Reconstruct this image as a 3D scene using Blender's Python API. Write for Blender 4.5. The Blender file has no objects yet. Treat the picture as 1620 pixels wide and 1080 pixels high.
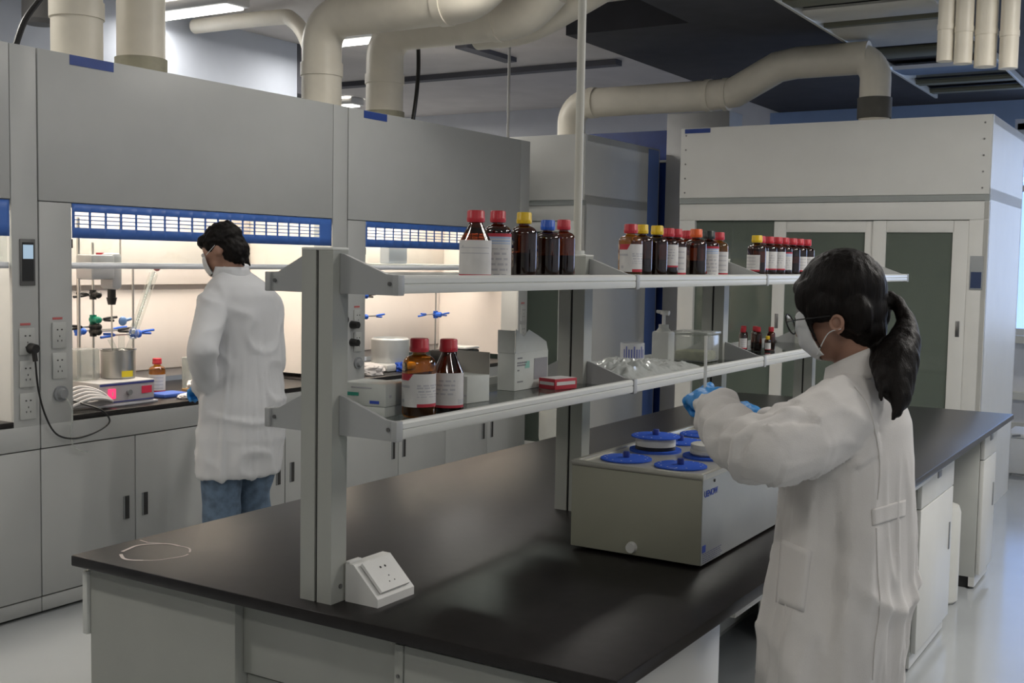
import bpy, bmesh, math, random
from mathutils import Vector, Matrix, noise
random.seed(7)
S = bpy.context.scene
COL = S.collection
PI = math.pi
V = Vector

# ------------------------------------------------------------------ camera
CAM_H = 1.6
FPX = 1812.8
YAW, PITCH, ROLL = map(math.radians, (-31.695, -4.04, 1.032))
fw = V((math.sin(YAW)*math.cos(PITCH), math.cos(YAW)*math.cos(PITCH), math.sin(PITCH)))
r0 = V((math.cos(YAW), -math.sin(YAW), 0)); u0 = r0.cross(fw)
rt = r0*math.cos(ROLL) + u0*math.sin(ROLL); up = u0*math.cos(ROLL) - r0*math.sin(ROLL)
cd = bpy.data.cameras.new('camera'); cam = bpy.data.objects.new('camera', cd); COL.objects.link(cam)
cd.sensor_width = 36; cd.lens = 36*FPX/1620; cd.clip_start = .05
cam.matrix_world = Matrix((( rt.x, up.x, -fw.x, 0), (rt.y, up.y, -fw.y, 0), (rt.z, up.z, -fw.z, CAM_H), (0, 0, 0, 1)))
S.camera = cam

def P(px, py, d):
    """world point seen at a photo position, at distance d along the view axis"""
    return V((0, 0, CAM_H)) + (fw + rt*((px-810)/FPX) + up*((540-py)/FPX))*d

# ------------------------------------------------------------------ world + exposure
S.view_settings.view_transform = 'Standard'
S.view_settings.look = 'None'
S.view_settings.gamma = 1
S.view_settings.use_curve_mapping = False
S.view_settings.exposure = 0.0
w = bpy.data.worlds.new('world'); S.world = w; w.use_nodes = True
w.node_tree.nodes['Background'].inputs[0].default_value = (.55, .68, 1, 1)
w.node_tree.nodes['Background'].inputs[1].default_value = .9

def area(name, loc, size, energy, color=(1, 1, 1), rot=(0, 0, 0), sy=None):
    l = bpy.data.lights.new(name, 'AREA'); l.shape = 'RECTANGLE'; l.size = size; l.size_y = sy or size
    l.energy = energy; l.color = color
    o = bpy.data.objects.new(name, l); o.location = loc; o.rotation_euler = rot; COL.objects.link(o)
    return o
CEIL = 3.42
LAMPS = [(-.3, -.9, 17), (1.6, 1.2, 20), (.9, 4.2, 42), (.5, 5.4, 44), (-3.5, .5, 24), (-3.1, 2.6, 5), (-2.9, 4.9, 20), (-6.55, 5.9, 16), (-5.9, 7.3, 22), (-5.6, 3.0, 14), (-7.3, 5.85, 12), (-9.1, 10.3, 74), (1.1, 10.7, 40)]  # last two lamps are added out of view to brighten the back wall
for i, (x, y, e) in enumerate(LAMPS):
    zl = CEIL-.13 - (.25 if x > -3.3 and y > 5.8 else 0)
    area('ceiling_lamp_light', (x, y, zl), 1.2, e, (1, .96, .90), sy=.2)
    area('added_ceiling_uplight', (x, y, zl+.145 - (0 if zl < CEIL-.2 else .03)), 1.2, (max(e, 12)*1.7 if x > -5 else e*.6), (1, .96, .90), (math.pi, 0, 0), sy=.24)  # upward light added at each lamp to brighten the ceiling
# daylight through the far window
area('window_daylight', (.1, 11.85, 1.95), 2.2, 30, (.60, .74, 1), (math.radians(-90), 0, 0), sy=1.9)

# ------------------------------------------------------------------ materials
MATS = {}
def mat(name, color, rough=.5, metal=0, spec=.5, var=.04, nscale=6, bump=0, bscale=200, emit=None, es=1, coat=0, sheen=0, stretch=None):
    if name in MATS: return MATS[name]
    m = bpy.data.materials.new(name); m.use_nodes = True
    nt = m.node_tree; b = nt.nodes['Principled BSDF']
    b.inputs['Roughness'].default_value = rough; b.inputs['Metallic'].default_value = metal
    b.inputs['Specular IOR Level'].default_value = spec
    if coat: b.inputs['Coat Weight'].default_value = coat
    if sheen: b.inputs['Sheen Weight'].default_value = sheen
    tc = nt.nodes.new('ShaderNodeTexCoord')
    mp = nt.nodes.new('ShaderNodeMapping'); nt.links.new(tc.outputs['Object'], mp.inputs[0])
    if stretch: mp.inputs['Scale'].default_value = stretch
    n = nt.nodes.new('ShaderNodeTexNoise'); n.inputs['Scale'].default_value = nscale; n.inputs['Detail'].default_value = 4
    nt.links.new(mp.outputs[0], n.inputs['Vector'])
    r = nt.nodes.new('ShaderNodeValToRGB')
    c = V(color)
    r.color_ramp.elements[0].position = .3; r.color_ramp.elements[1].position = .7
    r.color_ramp.elements[0].color = (*(c*(1-var)), 1); r.color_ramp.elements[1].color = (*(c*(1+var)), 1)
    nt.links.new(n.outputs['Fac'], r.inputs[0]); nt.links.new(r.outputs[0], b.inputs['Base Color'])
    if bump:
        n2 = nt.nodes.new('ShaderNodeTexNoise'); n2.inputs['Scale'].default_value = bscale
        nt.links.new(mp.outputs[0], n2.inputs['Vector'])
        bp = nt.nodes.new('ShaderNodeBump'); bp.inputs['Strength'].default_value = bump; bp.inputs['Distance'].default_value = .002
        nt.links.new(n2.outputs['Fac'], bp.inputs['Height']); nt.links.new(bp.outputs[0], b.inputs['Normal'])
    if emit:
        b.inputs['Emission Color'].default_value = (*emit, 1); b.inputs['Emission Strength'].default_value = es
    MATS[name] = m
    return m

def glass(name, tint, gl=.06, rough=.02, dens=None):
    """thin clear sheet or wall: tinted see-through with a fresnel sheen"""
    if name in MATS: return MATS[name]
    m = bpy.data.materials.new(name); m.use_nodes = True; nt = m.node_tree; nt.nodes.clear()
    o = nt.nodes.new('ShaderNodeOutputMaterial'); mx = nt.nodes.new('ShaderNodeMixShader')
    t = nt.nodes.new('ShaderNodeBsdfTransparent'); t.inputs[0].default_value = (*tint, 1)
    g = nt.nodes.new('ShaderNodeBsdfGlossy'); g.inputs['Roughness'].default_value = rough
    f = nt.nodes.new('ShaderNodeFresnel')
    ge = nt.nodes.new('ShaderNodeNewGeometry'); mr = nt.nodes.new('ShaderNodeMapRange')
    mr.inputs['To Min'].default_value = 1.45; mr.inputs['To Max'].default_value = 1/1.45
    nt.links.new(ge.outputs['Backfacing'], mr.inputs['Value']); nt.links.new(mr.outputs[0], f.inputs[0])
    a = nt.nodes.new('ShaderNodeMath'); a.operation = 'ADD'; a.inputs[1].default_value = gl; a.use_clamp = True
    nt.links.new(f.outputs[0], a.inputs[0])
    nt.links.new(a.outputs[0], mx.inputs[0]); nt.links.new(t.outputs[0], mx.inputs[1]); nt.links.new(g.outputs[0], mx.inputs[2])
    if dens:
        d = nt.nodes.new('ShaderNodeBsdfDiffuse'); d.inputs[0].default_value = (*dens[0], 1)
        m2 = nt.nodes.new('ShaderNodeMixShader'); m2.inputs[0].default_value = dens[1]
        nt.links.new(mx.outputs[0], m2.inputs[1]); nt.links.new(d.outputs[0], m2.inputs[2]); nt.links.new(m2.outputs[0], o.inputs[0])
    else: nt.links.new(mx.outputs[0], o.inputs[0])
    MATS[name] = m
    return m

hood_grey = mat('hood_paint', (.40, .41, .405), .42, var=.02)
hood_white = mat('cabinet_paint', (.67, .67, .64), .45, var=.02)
blue_paint = mat('blue_paint', (.05, .14, .46), .45, var=.06)
blue_film = mat('blue_film', (.015, .05, .25), .4, var=.15)
lining = mat('hood_lining', (.82, .75, .70), .55, var=.02)
bench_black = mat('bench_resin', (.012, .010, .010), .31, spec=.40, var=.25, nscale=30, bump=.03, bscale=400)
edge_black = mat('bench_edge', (.006, .006, .007), .45)
alu = mat('rack_post_paint', (.36, .37, .34), .45, var=.03)
alu_light = mat('shelf_rail_paint', (.62, .63, .60), .35, var=.02)
bracket_m = mat('bracket_paint', (.36, .37, .37), .45, var=.03)
dark = mat('dark_gap', (.03, .03, .03), .7)
black_pl = mat('black_plastic', (.01, .01, .01), .4)
white_pl = mat('white_plastic', (.68, .68, .66), .35, var=.02)
grey_pl = mat('grey_plastic', (.22, .23, .24), .45)
steel = mat('steel', (.55, .54, .52), .3, metal=1)
chrome = mat('screw_metal', (.25, .25, .25), .35, metal=1)
duct_m = mat('duct_plastic', (.76, .71, .60), .42, var=.07, nscale=5)
duct_tape = mat('duct_sleeve', (.36, .34, .25), .6, var=.25)
duct_dark = mat('duct_dark_sleeve', (.10, .095, .08), .6, var=.2)
paper = mat('label_paper', (.62, .61, .60), .7, var=.05, nscale=40)
ink = mat('label_ink', (.25, .25, .27), .7)
red_ink = mat('red_ink', (.45, .03, .05), .6)
blue_ink = mat('blue_ink', (.03, .07, .40), .6)
green_ink = mat('green_ink', (.03, .28, .20), .6)
carton = mat('white_carton', (.55, .57, .54), .7, var=.04, nscale=20)
carton_in = mat('carton_inside', (.40, .38, .34), .8)
red_cap = mat('red_cap', (.50, .02, .035), .38)
yel_cap = mat('yellow_cap', (.72, .48, .01), .38)
blu_cap = mat('blue_cap', (.01, .09, .50), .35)
org_cap = mat('orange_cap', (.75, .12, .02), .38)
blk_cap = mat('black_cap', (.012, .02, .018), .4)
amber = glass('amber_glass', (.90, .52, .12), .05)
amber_dark = glass('dark_amber_glass', (.36, .14, .06), .05)
liquid_m = mat('bottle_contents', (.012, .005, .004), .4)
clear = glass('clear_glass', (.93, .95, .94), .03)
clear_pl = glass('clear_plastic', (.86, .88, .86), .05, .15, dens=((.7, .72, .7), .28))
frost = glass('frosted_plastic', (.85, .87, .85), .05, .3, dens=((.68, .69, .66), .50))
shelf_glass = glass('shelf_glass', (.62, .66, .64), .04, .05)
door_glass = glass('door_glass', (.66, .73, .67), .03, .06, dens=((.27, .31, .27), .32))
coat_m = mat('coat_cotton', (.62, .60, .58), .85, var=.03, bump=.25, bscale=500, sheen=.15)
coat_m2 = mat('coat_cotton_cool', (.56, .57, .59), .85, var=.03, bump=.25, bscale=500)
jeans_m = mat('denim', (.10, .15, .22), .9, var=.3, nscale=25, bump=.4, bscale=600)
skin_m = mat('skin', (.33, .18, .125), .5, var=.06)
hair_m = mat('black_hair', (.005, .0035, .003), .5, spec=.16, var=.5, nscale=60, bump=.7, bscale=120, stretch=(3, 3, .35))
glove_m = mat('nitrile_glove', (.025, .24, .62), .42, var=.08, nscale=40, bump=.3, bscale=300)
mask_m = mat('mask_fabric', (.62, .63, .63), .8, var=.03)
shoe_m = mat('shoe_fabric', (.12, .12, .13), .7)
bag_m = glass('bag_film', (.86, .88, .87), .10, .12, dens=((.75, .77, .75), .38))

# ------------------------------------------------------------------ mesh builder
class MB:
    def __init__(self): self.bm = bmesh.new(); self.mi = 0
    def _f(self, vs):
        try:
            f = self.bm.faces.new(vs); f.material_index = self.mi; return f
        except ValueError: return None
    def box(self, x0, x1, y0, y1, z0, z1, bev=0):
        b = self.bm
        vs = [b.verts.new((x, y, z)) for z in (z0, z1) for x, y in ((x0, y0), (x1, y0), (x1, y1), (x0, y1))]
        fs = [self._f([vs[i] for i in q]) for q in ((3, 2, 1, 0), (4, 5, 6, 7), (0, 1, 5, 4), (1, 2, 6, 5), (2, 3, 7, 6), (3, 0, 4, 7))]
        if bev:
            es = list({e for f in fs for e in f.edges})
            r = bmesh.ops.bevel(b, geom=es, offset=bev, segments=2, affect='EDGES', profile=.5)
            for f in r['faces']: f.material_index = self.mi
        return self
    def prism(self, poly, a0, a1, axis='y'):
        """extrude a 2-D outline: axis y takes (x,z), axis x takes (y,z), axis z takes (x,y)"""
        mk = {'y': lambda p, a: (p[0], a, p[1]), 'x': lambda p, a: (a, p[0], p[1]), 'z': lambda p, a: (p[0], p[1], a)}[axis]
        A = [self.bm.verts.new(mk(p, a0)) for p in poly]; B = [self.bm.verts.new(mk(p, a1)) for p in poly]
        n = len(poly)
        for i in range(n): self._f([A[i], A[(i+1) % n], B[(i+1) % n], B[i]])
        self._f(A[::-1]); self._f(B)
        return self
    def _frame(self, d):
        d = d.normalized(); a = V((0, 0, 1)) if abs(d.z) < .9 else V((1, 0, 0))
        u = d.cross(a).normalized(); return u, d.cross(u)
    def cyl(self, p0, p1, r0, r1=None, seg=24, caps=True):
        p0, p1 = V(p0), V(p1); r1 = r0 if r1 is None else r1
        u, v = self._frame(p1-p0)
        A = [self.bm.verts.new(p0+(u*math.cos(t)+v*math.sin(t))*r0) for t in [2*PI*i/seg for i in range(seg)]]
        B = [self.bm.verts.new(p1+(u*math.cos(t)+v*math.sin(t))*r1) for t in [2*PI*i/seg for i in range(seg)]]
        for i in range(seg): self._f([A[i], A[(i+1) % seg], B[(i+1) % seg], B[i]])
        if caps: self._f(A[::-1]); self._f(B)
        return self
    def tube(self, pts, r, seg=12, caps=True):
        pts = [V(p) for p in pts]; rs = r if isinstance(r, (list, tuple)) else [r]*len(pts)
        rings = []; u = None
        for i, p in enumerate(pts):
            d = (pts[min(i+1, len(pts)-1)]-pts[max(i-1, 0)]).normalized()
            if u is None: u, v = self._frame(d)
            else: u = (u-d*u.dot(d)).normalized(); v = d.cross(u)
            rings.append([self.bm.verts.new(p+(u*math.cos(t)+v*math.sin(t))*rs[i]) for t in [2*PI*k/seg for k in range(seg)]])
        for a, b in zip(rings, rings[1:]):
            for k in range(seg): self._f([a[k], a[(k+1) % seg], b[(k+1) % seg], b[k]])
        if caps: self._f(rings[0][::-1]); self._f(rings[-1])
        return self
    def lathe(self, prof, c=(0, 0, 0), seg=32, rib=0, nrib=18):
        c = V(c); rings = []
        for j, (r, z) in enumerate(prof):
            if r <= 1e-6: rings.append([self.bm.verts.new(c+V((0, 0, z)))]); continue
            rings.append([self.bm.verts.new(c+V(((r+(rib if i % 2 else 0))*math.cos(2*PI*i/seg), (r+(rib if i % 2 else 0))*math.sin(2*PI*i/seg), z))) for i in range(seg)])
        for a, b in zip(rings, rings[1:]):
            for i in range(seg):
                j = (i+1) % seg
                if len(a) == 1 and len(b) == 1: continue
                if len(a) == 1: self._f([a[0], b[j], b[i]])
                elif len(b) == 1: self._f([a[i], a[j], b[0]])
                else: self._f([a[i], a[j], b[j], b[i]])
        return self
    def ball(self, c, r, sc=(1, 1, 1), rot=None, sub=3):
        m = Matrix.Translation(V(c)) @ (rot.to_4x4() if rot else Matrix.Identity(4)) @ Matrix.Diagonal((r*sc[0], r*sc[1], r*sc[2], 1))
        bmesh.ops.create_icosphere(self.bm, subdivisions=sub, radius=1, matrix=m); return self
    def torus(self, c, R, r, ax=(0, 0, 1), seg=32, s2=8, squash=1):
        c = V(c); u, v = self._frame(V(ax)); n = V(ax).normalized(); rings = []
        for i in range(seg):
            t = 2*PI*i/seg; d = u*math.cos(t)+v*math.sin(t)
            rings.append([self.bm.verts.new(c+d*(R+r*math.cos(q))+n*r*squash*math.sin(q)) for q in [2*PI*k/s2 for k in range(s2)]])
        for i in range(seg):
            a, b = rings[i], rings[(i+1) % seg]
            for k in range(s2): self._f([a[k], a[(k+1) % s2], b[(k+1) % s2], b[k]])
        return self
    def caps(self, a, b, ra, rb, sub=2):
        """tapered capsule"""
        self.ball(a, ra, sub=sub); self.ball(b, rb, sub=sub); self.cyl(a, b, ra, rb, seg=20); return self
    def chain(self, pts):
        """pts: (point, radius)"""
        for (a, ra), (b, rb) in zip(pts, pts[1:]): self.caps(a, b, ra, rb)
        return self
    def grid(self, fn, nu, nv, mfn=None):
        vs = [[self.bm.verts.new(fn(i/nu, j/nv)) for j in range(nv+1)] for i in range(nu+1)]
        for i in range(nu):
            for j in range(nv):
                k = mfn((i+.5)/nu, (j+.5)/nv) if mfn else 0
                if k is None: continue
                f = self.bm.faces.new([vs[i][j], vs[i+1][j], vs[i+1][j+1], vs[i][j+1]]); f.material_index = k
        return self
    def build(self, name, mats, parent=None, local=True, smooth=True, ang=35, fix=True):
        if fix: bmesh.ops.recalc_face_normals(self.bm, faces=self.bm.faces)
        me = bpy.data.meshes.new(name); 
        if parent is not None and not local:
            off = V((0, 0, 0)); q = parent
            while q is not None: off += q.location; q = q.parent
            bmesh.ops.translate(self.bm, verts=self.bm.verts, vec=-off)
        self.bm.to_mesh(me); self.bm.free()
        for m in (mats if isinstance(mats, (list, tuple)) else [mats]): me.materials.append(m)
        if smooth:
            me.polygons.foreach_set('use_smooth', [True]*len(me.polygons)); me.set_sharp_from_angle(angle=math.radians(ang))
        o = bpy.data.objects.new(name, me); COL.objects.link(o)
        if parent is not None: o.parent = parent
        return o

def tag(o, label=None, cat=None, group=None, kind=None):
    for k, v in (('label', label), ('category', cat), ('group', group), ('kind', kind)):
        if v: o[k] = v
    return o
def thing(name, loc, label, cat, group=None, rz=0):
    o = bpy.data.objects.new(name, None); COL.objects.link(o); o.location = loc; o.rotation_euler = (0, 0, rz)
    o.empty_display_size = .05
    return tag(o, label, cat, group)
def copy_tree(root, loc, label, group=None, rz=None):
    r = root.copy(); COL.objects.link(r); r.location = loc
    if rz is not None: r.rotation_euler = (0, 0, rz)
    r['label'] = label
    if group: r['group'] = group
    def rec(s, d):
        for ch in list(s.children):
            c = ch.copy(); COL.objects.link(c); c.parent = d; rec(ch, c)
    rec(root, r)
    return r
def single(name, mb, m, label, cat, group=None, loc=None, **k):
    """a thing that is one mesh; vertices in world space, origin moved to loc"""
    if loc is not None: bmesh.ops.translate(mb.bm, verts=mb.bm.verts, vec=-V(loc))
    o = mb.build(name, m, **k)
    if loc is not None: o.location = loc
    return tag(o, label, cat, group)
def struct(name, mb, m): return tag(mb.build(name, m), kind='structure')

# ------------------------------------------------------------------ room shell
floor_m = mat('floor_epoxy', (.40, .42, .43), .13, spec=.6, var=.06, nscale=1.2)
wall_m = mat('wall_paint', (.54, .58, .66), .8, var=.02)
wall_cream = mat('wall_paint_cream', (.62, .62, .58), .8, var=.02)
ceil_m = mat('ceiling_paint', (.60, .565, .54), .9, var=.06, nscale=3)
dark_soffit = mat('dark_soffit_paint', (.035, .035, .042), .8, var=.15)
struct('floor', MB().box(-12, 3.2, -3, 12.2, -.1, 0), floor_m)
struct('ceiling', MB().box(-12, 3.2, -3, 12.2, CEIL, CEIL+.1), ceil_m)
struct('wall_left', MB().box(-7.0, -6.85, -3, 7.5, 0, CEIL), wall_m)
struct('wall_right', MB().box(3.2, 3.3, -3, 12.2, 0, CEIL), wall_m)
struct('wall_front', MB().box(-12, 3.2, -3.1, -3, 0, CEIL), wall_cream)
struct('wall_far_left', MB().box(-12.1, -12, -3, 12.2, 0, CEIL), wall_m)
WX0, WX1, WZ0, WZ1 = -1.75, 1.6, .97, 3.0
wb = MB()
wb.box(-12, WX0, 12, 12.2, 0, CEIL); wb.box(WX1, 3.2, 12, 12.2, 0, CEIL)
wb.box(WX0, WX1, 12, 12.2, 0, WZ0); wb.box(WX0, WX1, 12, 12.2, WZ1, CEIL)
struct('wall_back', wb, mat('wall_paint_white', (.78, .79, .82), .8, var=.02))
struct('wall_back_daylight_tint', MB().box(-4.2, 3.2, 11.97, 11.995, WZ1+.04, 3.22).box(-4.2, WX0-.02, 11.97, 11.995, 1.9, WZ1+.04), mat('daylight_tint_blue', (.30, .42, .66), .6, var=.03))  # thin sheet whose blue colour stands for the daylight tint on the wall
wf = MB()
for a in (WX0, -.95, -.1, .75, WX1-.06): wf.box(a, a+.06, 12.02, 12.09, WZ0, WZ1)
for z in (WZ0, 2.35, WZ1-.06): wf.box(WX0, WX1, 12.02, 12.09, z, z+.06)
wfo = wf.build('window_1', mat('window_frame_paint', (.7, .72, .72), .4)); tag(wfo, kind='structure')
MB().box(WX0, WX1, 12.05, 12.056, WZ0, WZ1).build('window_pane', glass('window_glass', (.9, .93, .95), .03), wfo)
struct('trim_1', MB().box(WX0-.1, WX1+.1, 11.82, 12.0, WZ0-.07, WZ0).box(-3, 3.2, 11.9, 12, .35, .42), mat('sill_paint', (.7, .7, .64), .5))
struct('baseboard_back', MB().box(-4, 3.2, 11.97, 12, 0, .12), wall_cream)
sky = mat('outdoor_sky', (.5, .65, 1), 1, emit=(.50, .68, 1.0), es=1.05)
struct('window_2', MB().box(-4, 4, 13.4, 13.42, -1, 5), sky)
wo = bpy.data.objects['window_2']; wo.name = 'backdrop_sky'; wo['label'] = 'pale blue sky outside the far window'
# shallow ribs on the ceiling
struct('trim_2', MB().box(-9, -4.72, 9.33, 9.45, CEIL-.05, CEIL+.01).box(-5.62, -5.5, 8.1, 8.9, CEIL-.04, CEIL+.01).box(-7.02, -6.84, 7.5, 7.85, 3.0, CEIL), mat('ceiling_rib_paint', (.10, .10, .115), .8))
# dark lowered soffit over the far bench end
struct('ceiling_soffit', MB().prism([(-4.1, 7.3), (-3.15, 7.3), (-3.15, 5.8), (3.2, 5.8), (3.2, 12), (-4.1, 12)], 3.22, CEIL, 'z'), dark_soffit)
# column between the two walk-in hoods and the blue board behind
struct('trim_3', MB().box(-4.06, -3.5, 9.0, 9.3, 0, 2.86, .01), mat('column_paint', (.50, .50, .49), .5, metal=.3, var=.05))
struct('trim_4', MB().box(-6.6, -4.07, 9.12, 9.17, 0, 2.735), blue_film)
struct('trim_5', MB().box(-6.6, -4.07, 9.09, 9.118, 2.46, 2.48), alu_light)

# ------------------------------------------------------------------ ceiling lamps
def lamp(x, y, lab):
    t = thing('ceiling_lamp', (x, y, CEIL), lab, 'lamp', 'ceiling strip lamps')
    MB().box(-.62, .62, -.11, .11, -.08, 0, .01).build('lamp_housing', white_pl, t)
    MB().box(-.58, .58, -.085, .085, -.095, -.08, .004).build('lamp_diffuser', mat('lamp_glow', (.9, .9, .88), .6, emit=(1, .97, .9), es=5), t)
    return t
L0 = lamp(LAMPS[0][0], LAMPS[0][1], 'white ceiling strip lamp above the aisle near the black bench')
ll = ['white ceiling strip lamp near the wall opposite the fume hoods', 'white ceiling strip lamp over the aisle beside the far bench end', 'white ceiling strip lamp in front of the walk-in hood',
      'white ceiling strip lamp over the aisle before the fume hoods', 'white ceiling strip lamp above the aisle by the person in jeans', 'white ceiling strip lamp over the bench near the second rack post', 'lit strip lamp by the pale wall, behind the wide white duct', 'lit strip lamp behind the elbow of the curved white duct', 'lit strip lamp over the nearest fume hood',
      'lit strip lamp seen between two upright white ducts', 'added hidden strip lamp in the far corner behind the hood row', 'added unseen strip lamp beside the far window']
for (x, y, e), l in zip(LAMPS[1:], ll): copy_tree(L0, (x, y, CEIL-(.25 if x > -3.3 and y > 5.8 else 0)), l)

# ------------------------------------------------------------------ fume hoods along the left
HX, HW = -4.36, 2.06
J0, J1 = .168, 1.93          # opening between the jambs
lampglow = mat('hood_lamp_glow', (1, .95, .85), .5, emit=(1, .93, .80), es=6)
def fume_hood(label):
    t = thing('fume_hood', (HX, 0, 0), label, 'fume hood', 'fume hoods along the wall')
    D = -.84
    # local x=0 is the front face, y runs along the row
    MB().box(-.02, 0, .004, J1-.004, 1.822, 2.47, .002).build('upper_panel', hood_grey, t)
    MB().box(-.02, 0, .004, J0, .845, 1.818, .002).box(-.16, -.021, .004, J0-.02, .845, 1.8).build('left_jamb', hood_grey, t)
    MB().box(-.02, 0, J1, HW-.004, .845, 2.47, .002).box(-.16, -.021, J1+.02, HW-.004, .845, 1.8).build('right_jamb', hood_grey, t)
    b = MB().box(D, -.021, .004, HW-.004, 2.30, 2.468).box(-.030, -.0215, .004, HW-.004, 1.80, 1.85).box(-.030, -.0215, 0, .012, .85, 2.46).box(-.030, -.0215, J1-.008, J1+.01, 1.82, 2.46)
    b.box(D, -.021, .004, .03, .90, 2.3).box(D, -.021, HW-.03, HW-.004, .90, 2.3).box(D, D+.02, .03, HW-.03, .90, 2.3)
    b.build('hood_body', hood_grey, t)
    l = MB().box(D+.02, D+.05, .03, HW-.03, .90, 2.3).box(D+.05, -.17, .03, .05, .90, 2.3).box(D+.05, -.17, HW-.05, HW-.03, .90, 2.3).box(D+.05, -.025, .05, HW-.05, 2.27, 2.30)
    l.build('inner_lining', lining, t)
    bf = MB().box(D+.10, D+.115, .06, HW/2-.006, 1.43, 2.2, .002).box(D+.10, D+.115, HW/2+.006, HW-.06, 1.43, 2.2, .002).box(D+.07, D+.08, .06, HW-.06, .95, 1.40, .002)
    for yy in (.1, HW-.1): bf.cyl((D+.05, yy, 1.5), (D+.11, yy, 1.5), .01)
    bf.build('baffle_panel', lining, t)
    # perforated blue grille
    nb = 20; y0, y1 = J0+.006, J1-.006; z0, z1 = 1.665, 1.818
    bw = (y1-y0-.02)/nb
    ys = [y0]; ho = []
    for k in range(nb):
        s = y0+.01+k*bw
        ys += [s+.006, s+bw-.007]
    ys.append(y1); ys = sorted(set(ys))
    zs = [z0]
    for r in range(4): a = z0+.047+r*.0185; zs += [a, a+.0140]
    zs.append(z1)
    g = MB(); vs = [[g.bm.verts.new((-.006, y, z)) for z in zs] for y in ys]
    for i in range(len(ys)-1):
        for j in range(len(zs)-1):
            if i % 2 == 1 and j % 2 == 1 and i < len(ys)-2 and not (i//2 == nb-1): continue
            g._f([vs[i][j], vs[i+1][j], vs[i+1][j+1], vs[i][j+1]])
    go = g.build('blue_grille', blue_paint, t)
    so = go.modifiers.new('thick', 'SOLIDIFY'); so.thickness = .001
    # sash: glass behind the grille, bottom rail at half height
    MB().box(-.045, -.02, J0, J1, 1.528, 1.556, .003).box(-.02, -.012, J0+.01, J1-.01, 1.535, 1.548, .002).build('sash_rail', mat('sash_rail_metal', (.66, .68, .72), .35, metal=.1), t)
    MB().box(-.036, -.031, J0, J1, 1.556, 1.83).build('sash_glass', clear, t)
    MB().box(-.05, -.008, J0-.005, J0+.012, 1.62, 1.66).build('sash_stop', black_pl, t)
    MB().box(-.80, -.025, .5, 1.56, 2.245, 2.268, .004).build('hood_lamp', lampglow, t)
    # worktop and base
    MB().box(D+.05, .0, J0, J1, .85, .872, .003).box(D+.05, -.02, .05, HW-.05, .845, .85).build('hood_worktop', bench_black, t)
    MB().box(-.03, 0, .003, HW-.003, .742, .846, .002).build('fascia', hood_grey, t)
    MB().box(D, -.03, .004, HW-.004, .05, .842).build('base_body', dark, t)
    MB().box(-.03, -.004, .002, HW-.002, .015, .078, .002).build('plinth', hood_grey, t)
    MB().box(D+.05, -.06, .05, HW-.05, 0, .05).build('base_feet', dark, t)
    w = HW/4
    for k in range(4):
        dr = MB().box(-.028, -.002, k*w+.003, (k+1)*w-.003, .084, .737, .002).build('door', hood_grey, t)
        hy = (k+1)*w-.055 if k % 2 == 0 else k*w+.055
        h = MB().box(-.004, .0015, hy-.017, hy+.017, .345, .455, .002); h.mi = 0
        ho_ = h.build('handle_recess', dark, dr)
        MB().box(-.001, .004, hy-.017, hy-.012, .345, .455).build('handle_lip', grey_pl, dr)
    # control panel and sockets
    cp = MB().box(0, .006, J1+.035, J1+.11, 1.455, 1.655, .003).build('control_panel', mat('panel_grey', (.10, .10, .10), .4), t)
    MB().box(.006, .008, J1+.045, J1+.10, 1.475, 1.64).build('panel_face', black_pl, cp)
    MB().box(.008, .009, J1+.048, J1+.097, 1.57, 1.63).build('screen', mat('lcd_glow', (.2, .3, .4), .4, emit=(.38, .50, .62), es=.7), cp)
    return t
def socket(t, y, z, w=.075, h=.115, red=False):
    s = MB().box(0, .009, y-w/2, y+w/2, z-h/2, z+h/2, .003).build('socket_plate', mat('socket_plate', (.40, .41, .40), .4), t)
    q = MB()
    for dy in (-.011, .011): q.box(.009, .0095, y+dy-.004, y+dy+.004, z+.022, z+.028)
    q.box(.009, .0095, y-.002, y+.002, z-.008, z)
    for dy in (-.01, .01): q.box(.009, .0095, y+dy-.002, y+dy+.002, z-.028, z-.02)
    q.build('socket_holes', dark, s)
    if red: MB().box(.0005, .0015, y-.03, y+.02, z+h/2+.012, z+h/2+.022).build('red_sign', mat('red_print', (.42, .10, .10), .6), t)
def fitting(t, y, z):
    MB().cyl((0, y, z), (.012, y, z), .035).cyl((.012, y, z), (.03, y, z), .026, .02).build('service_outlet', grey_pl, t)
FH = []
base = fume_hood('nearest fume hood, cut off by the picture edge, with a lit interior')
base.location = (HX, 1.09, 0)
FH.append(base)
FH.append(copy_tree(base, (HX, 3.15, 0), 'lit fume hood with blue grille where the person in jeans works'))
FH.append(copy_tree(base, (HX, 5.21, 0), 'farthest lit fume hood with blue grille, behind the bottle shelves'))
for i, t in enumerate(FH):
    for z, r in ((1.215, 1), (1.075, 0), (.935, 0)):
        socket(t, J1+.065, z, red=bool(r))
    for z, r in ((1.235, 1), (1.10, 0)): socket(t, .095, z, .07, red=bool(r))
    fitting(t, .10, .975)
# blue film strips at the hood tops
for t, y0, y1 in ((FH[1], .165, .40), (FH[2], .14, .36)):
    MB().box(0, .002, y0, y1, 2.425, 2.468).build('blue_tape', blue_film, t)
for t in FH:
    area('hood_lamp_light', (HX-.36, t.location.y+HW/2, 2.2), .5, 14, (1, .91, .80), sy=1.5)

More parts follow.
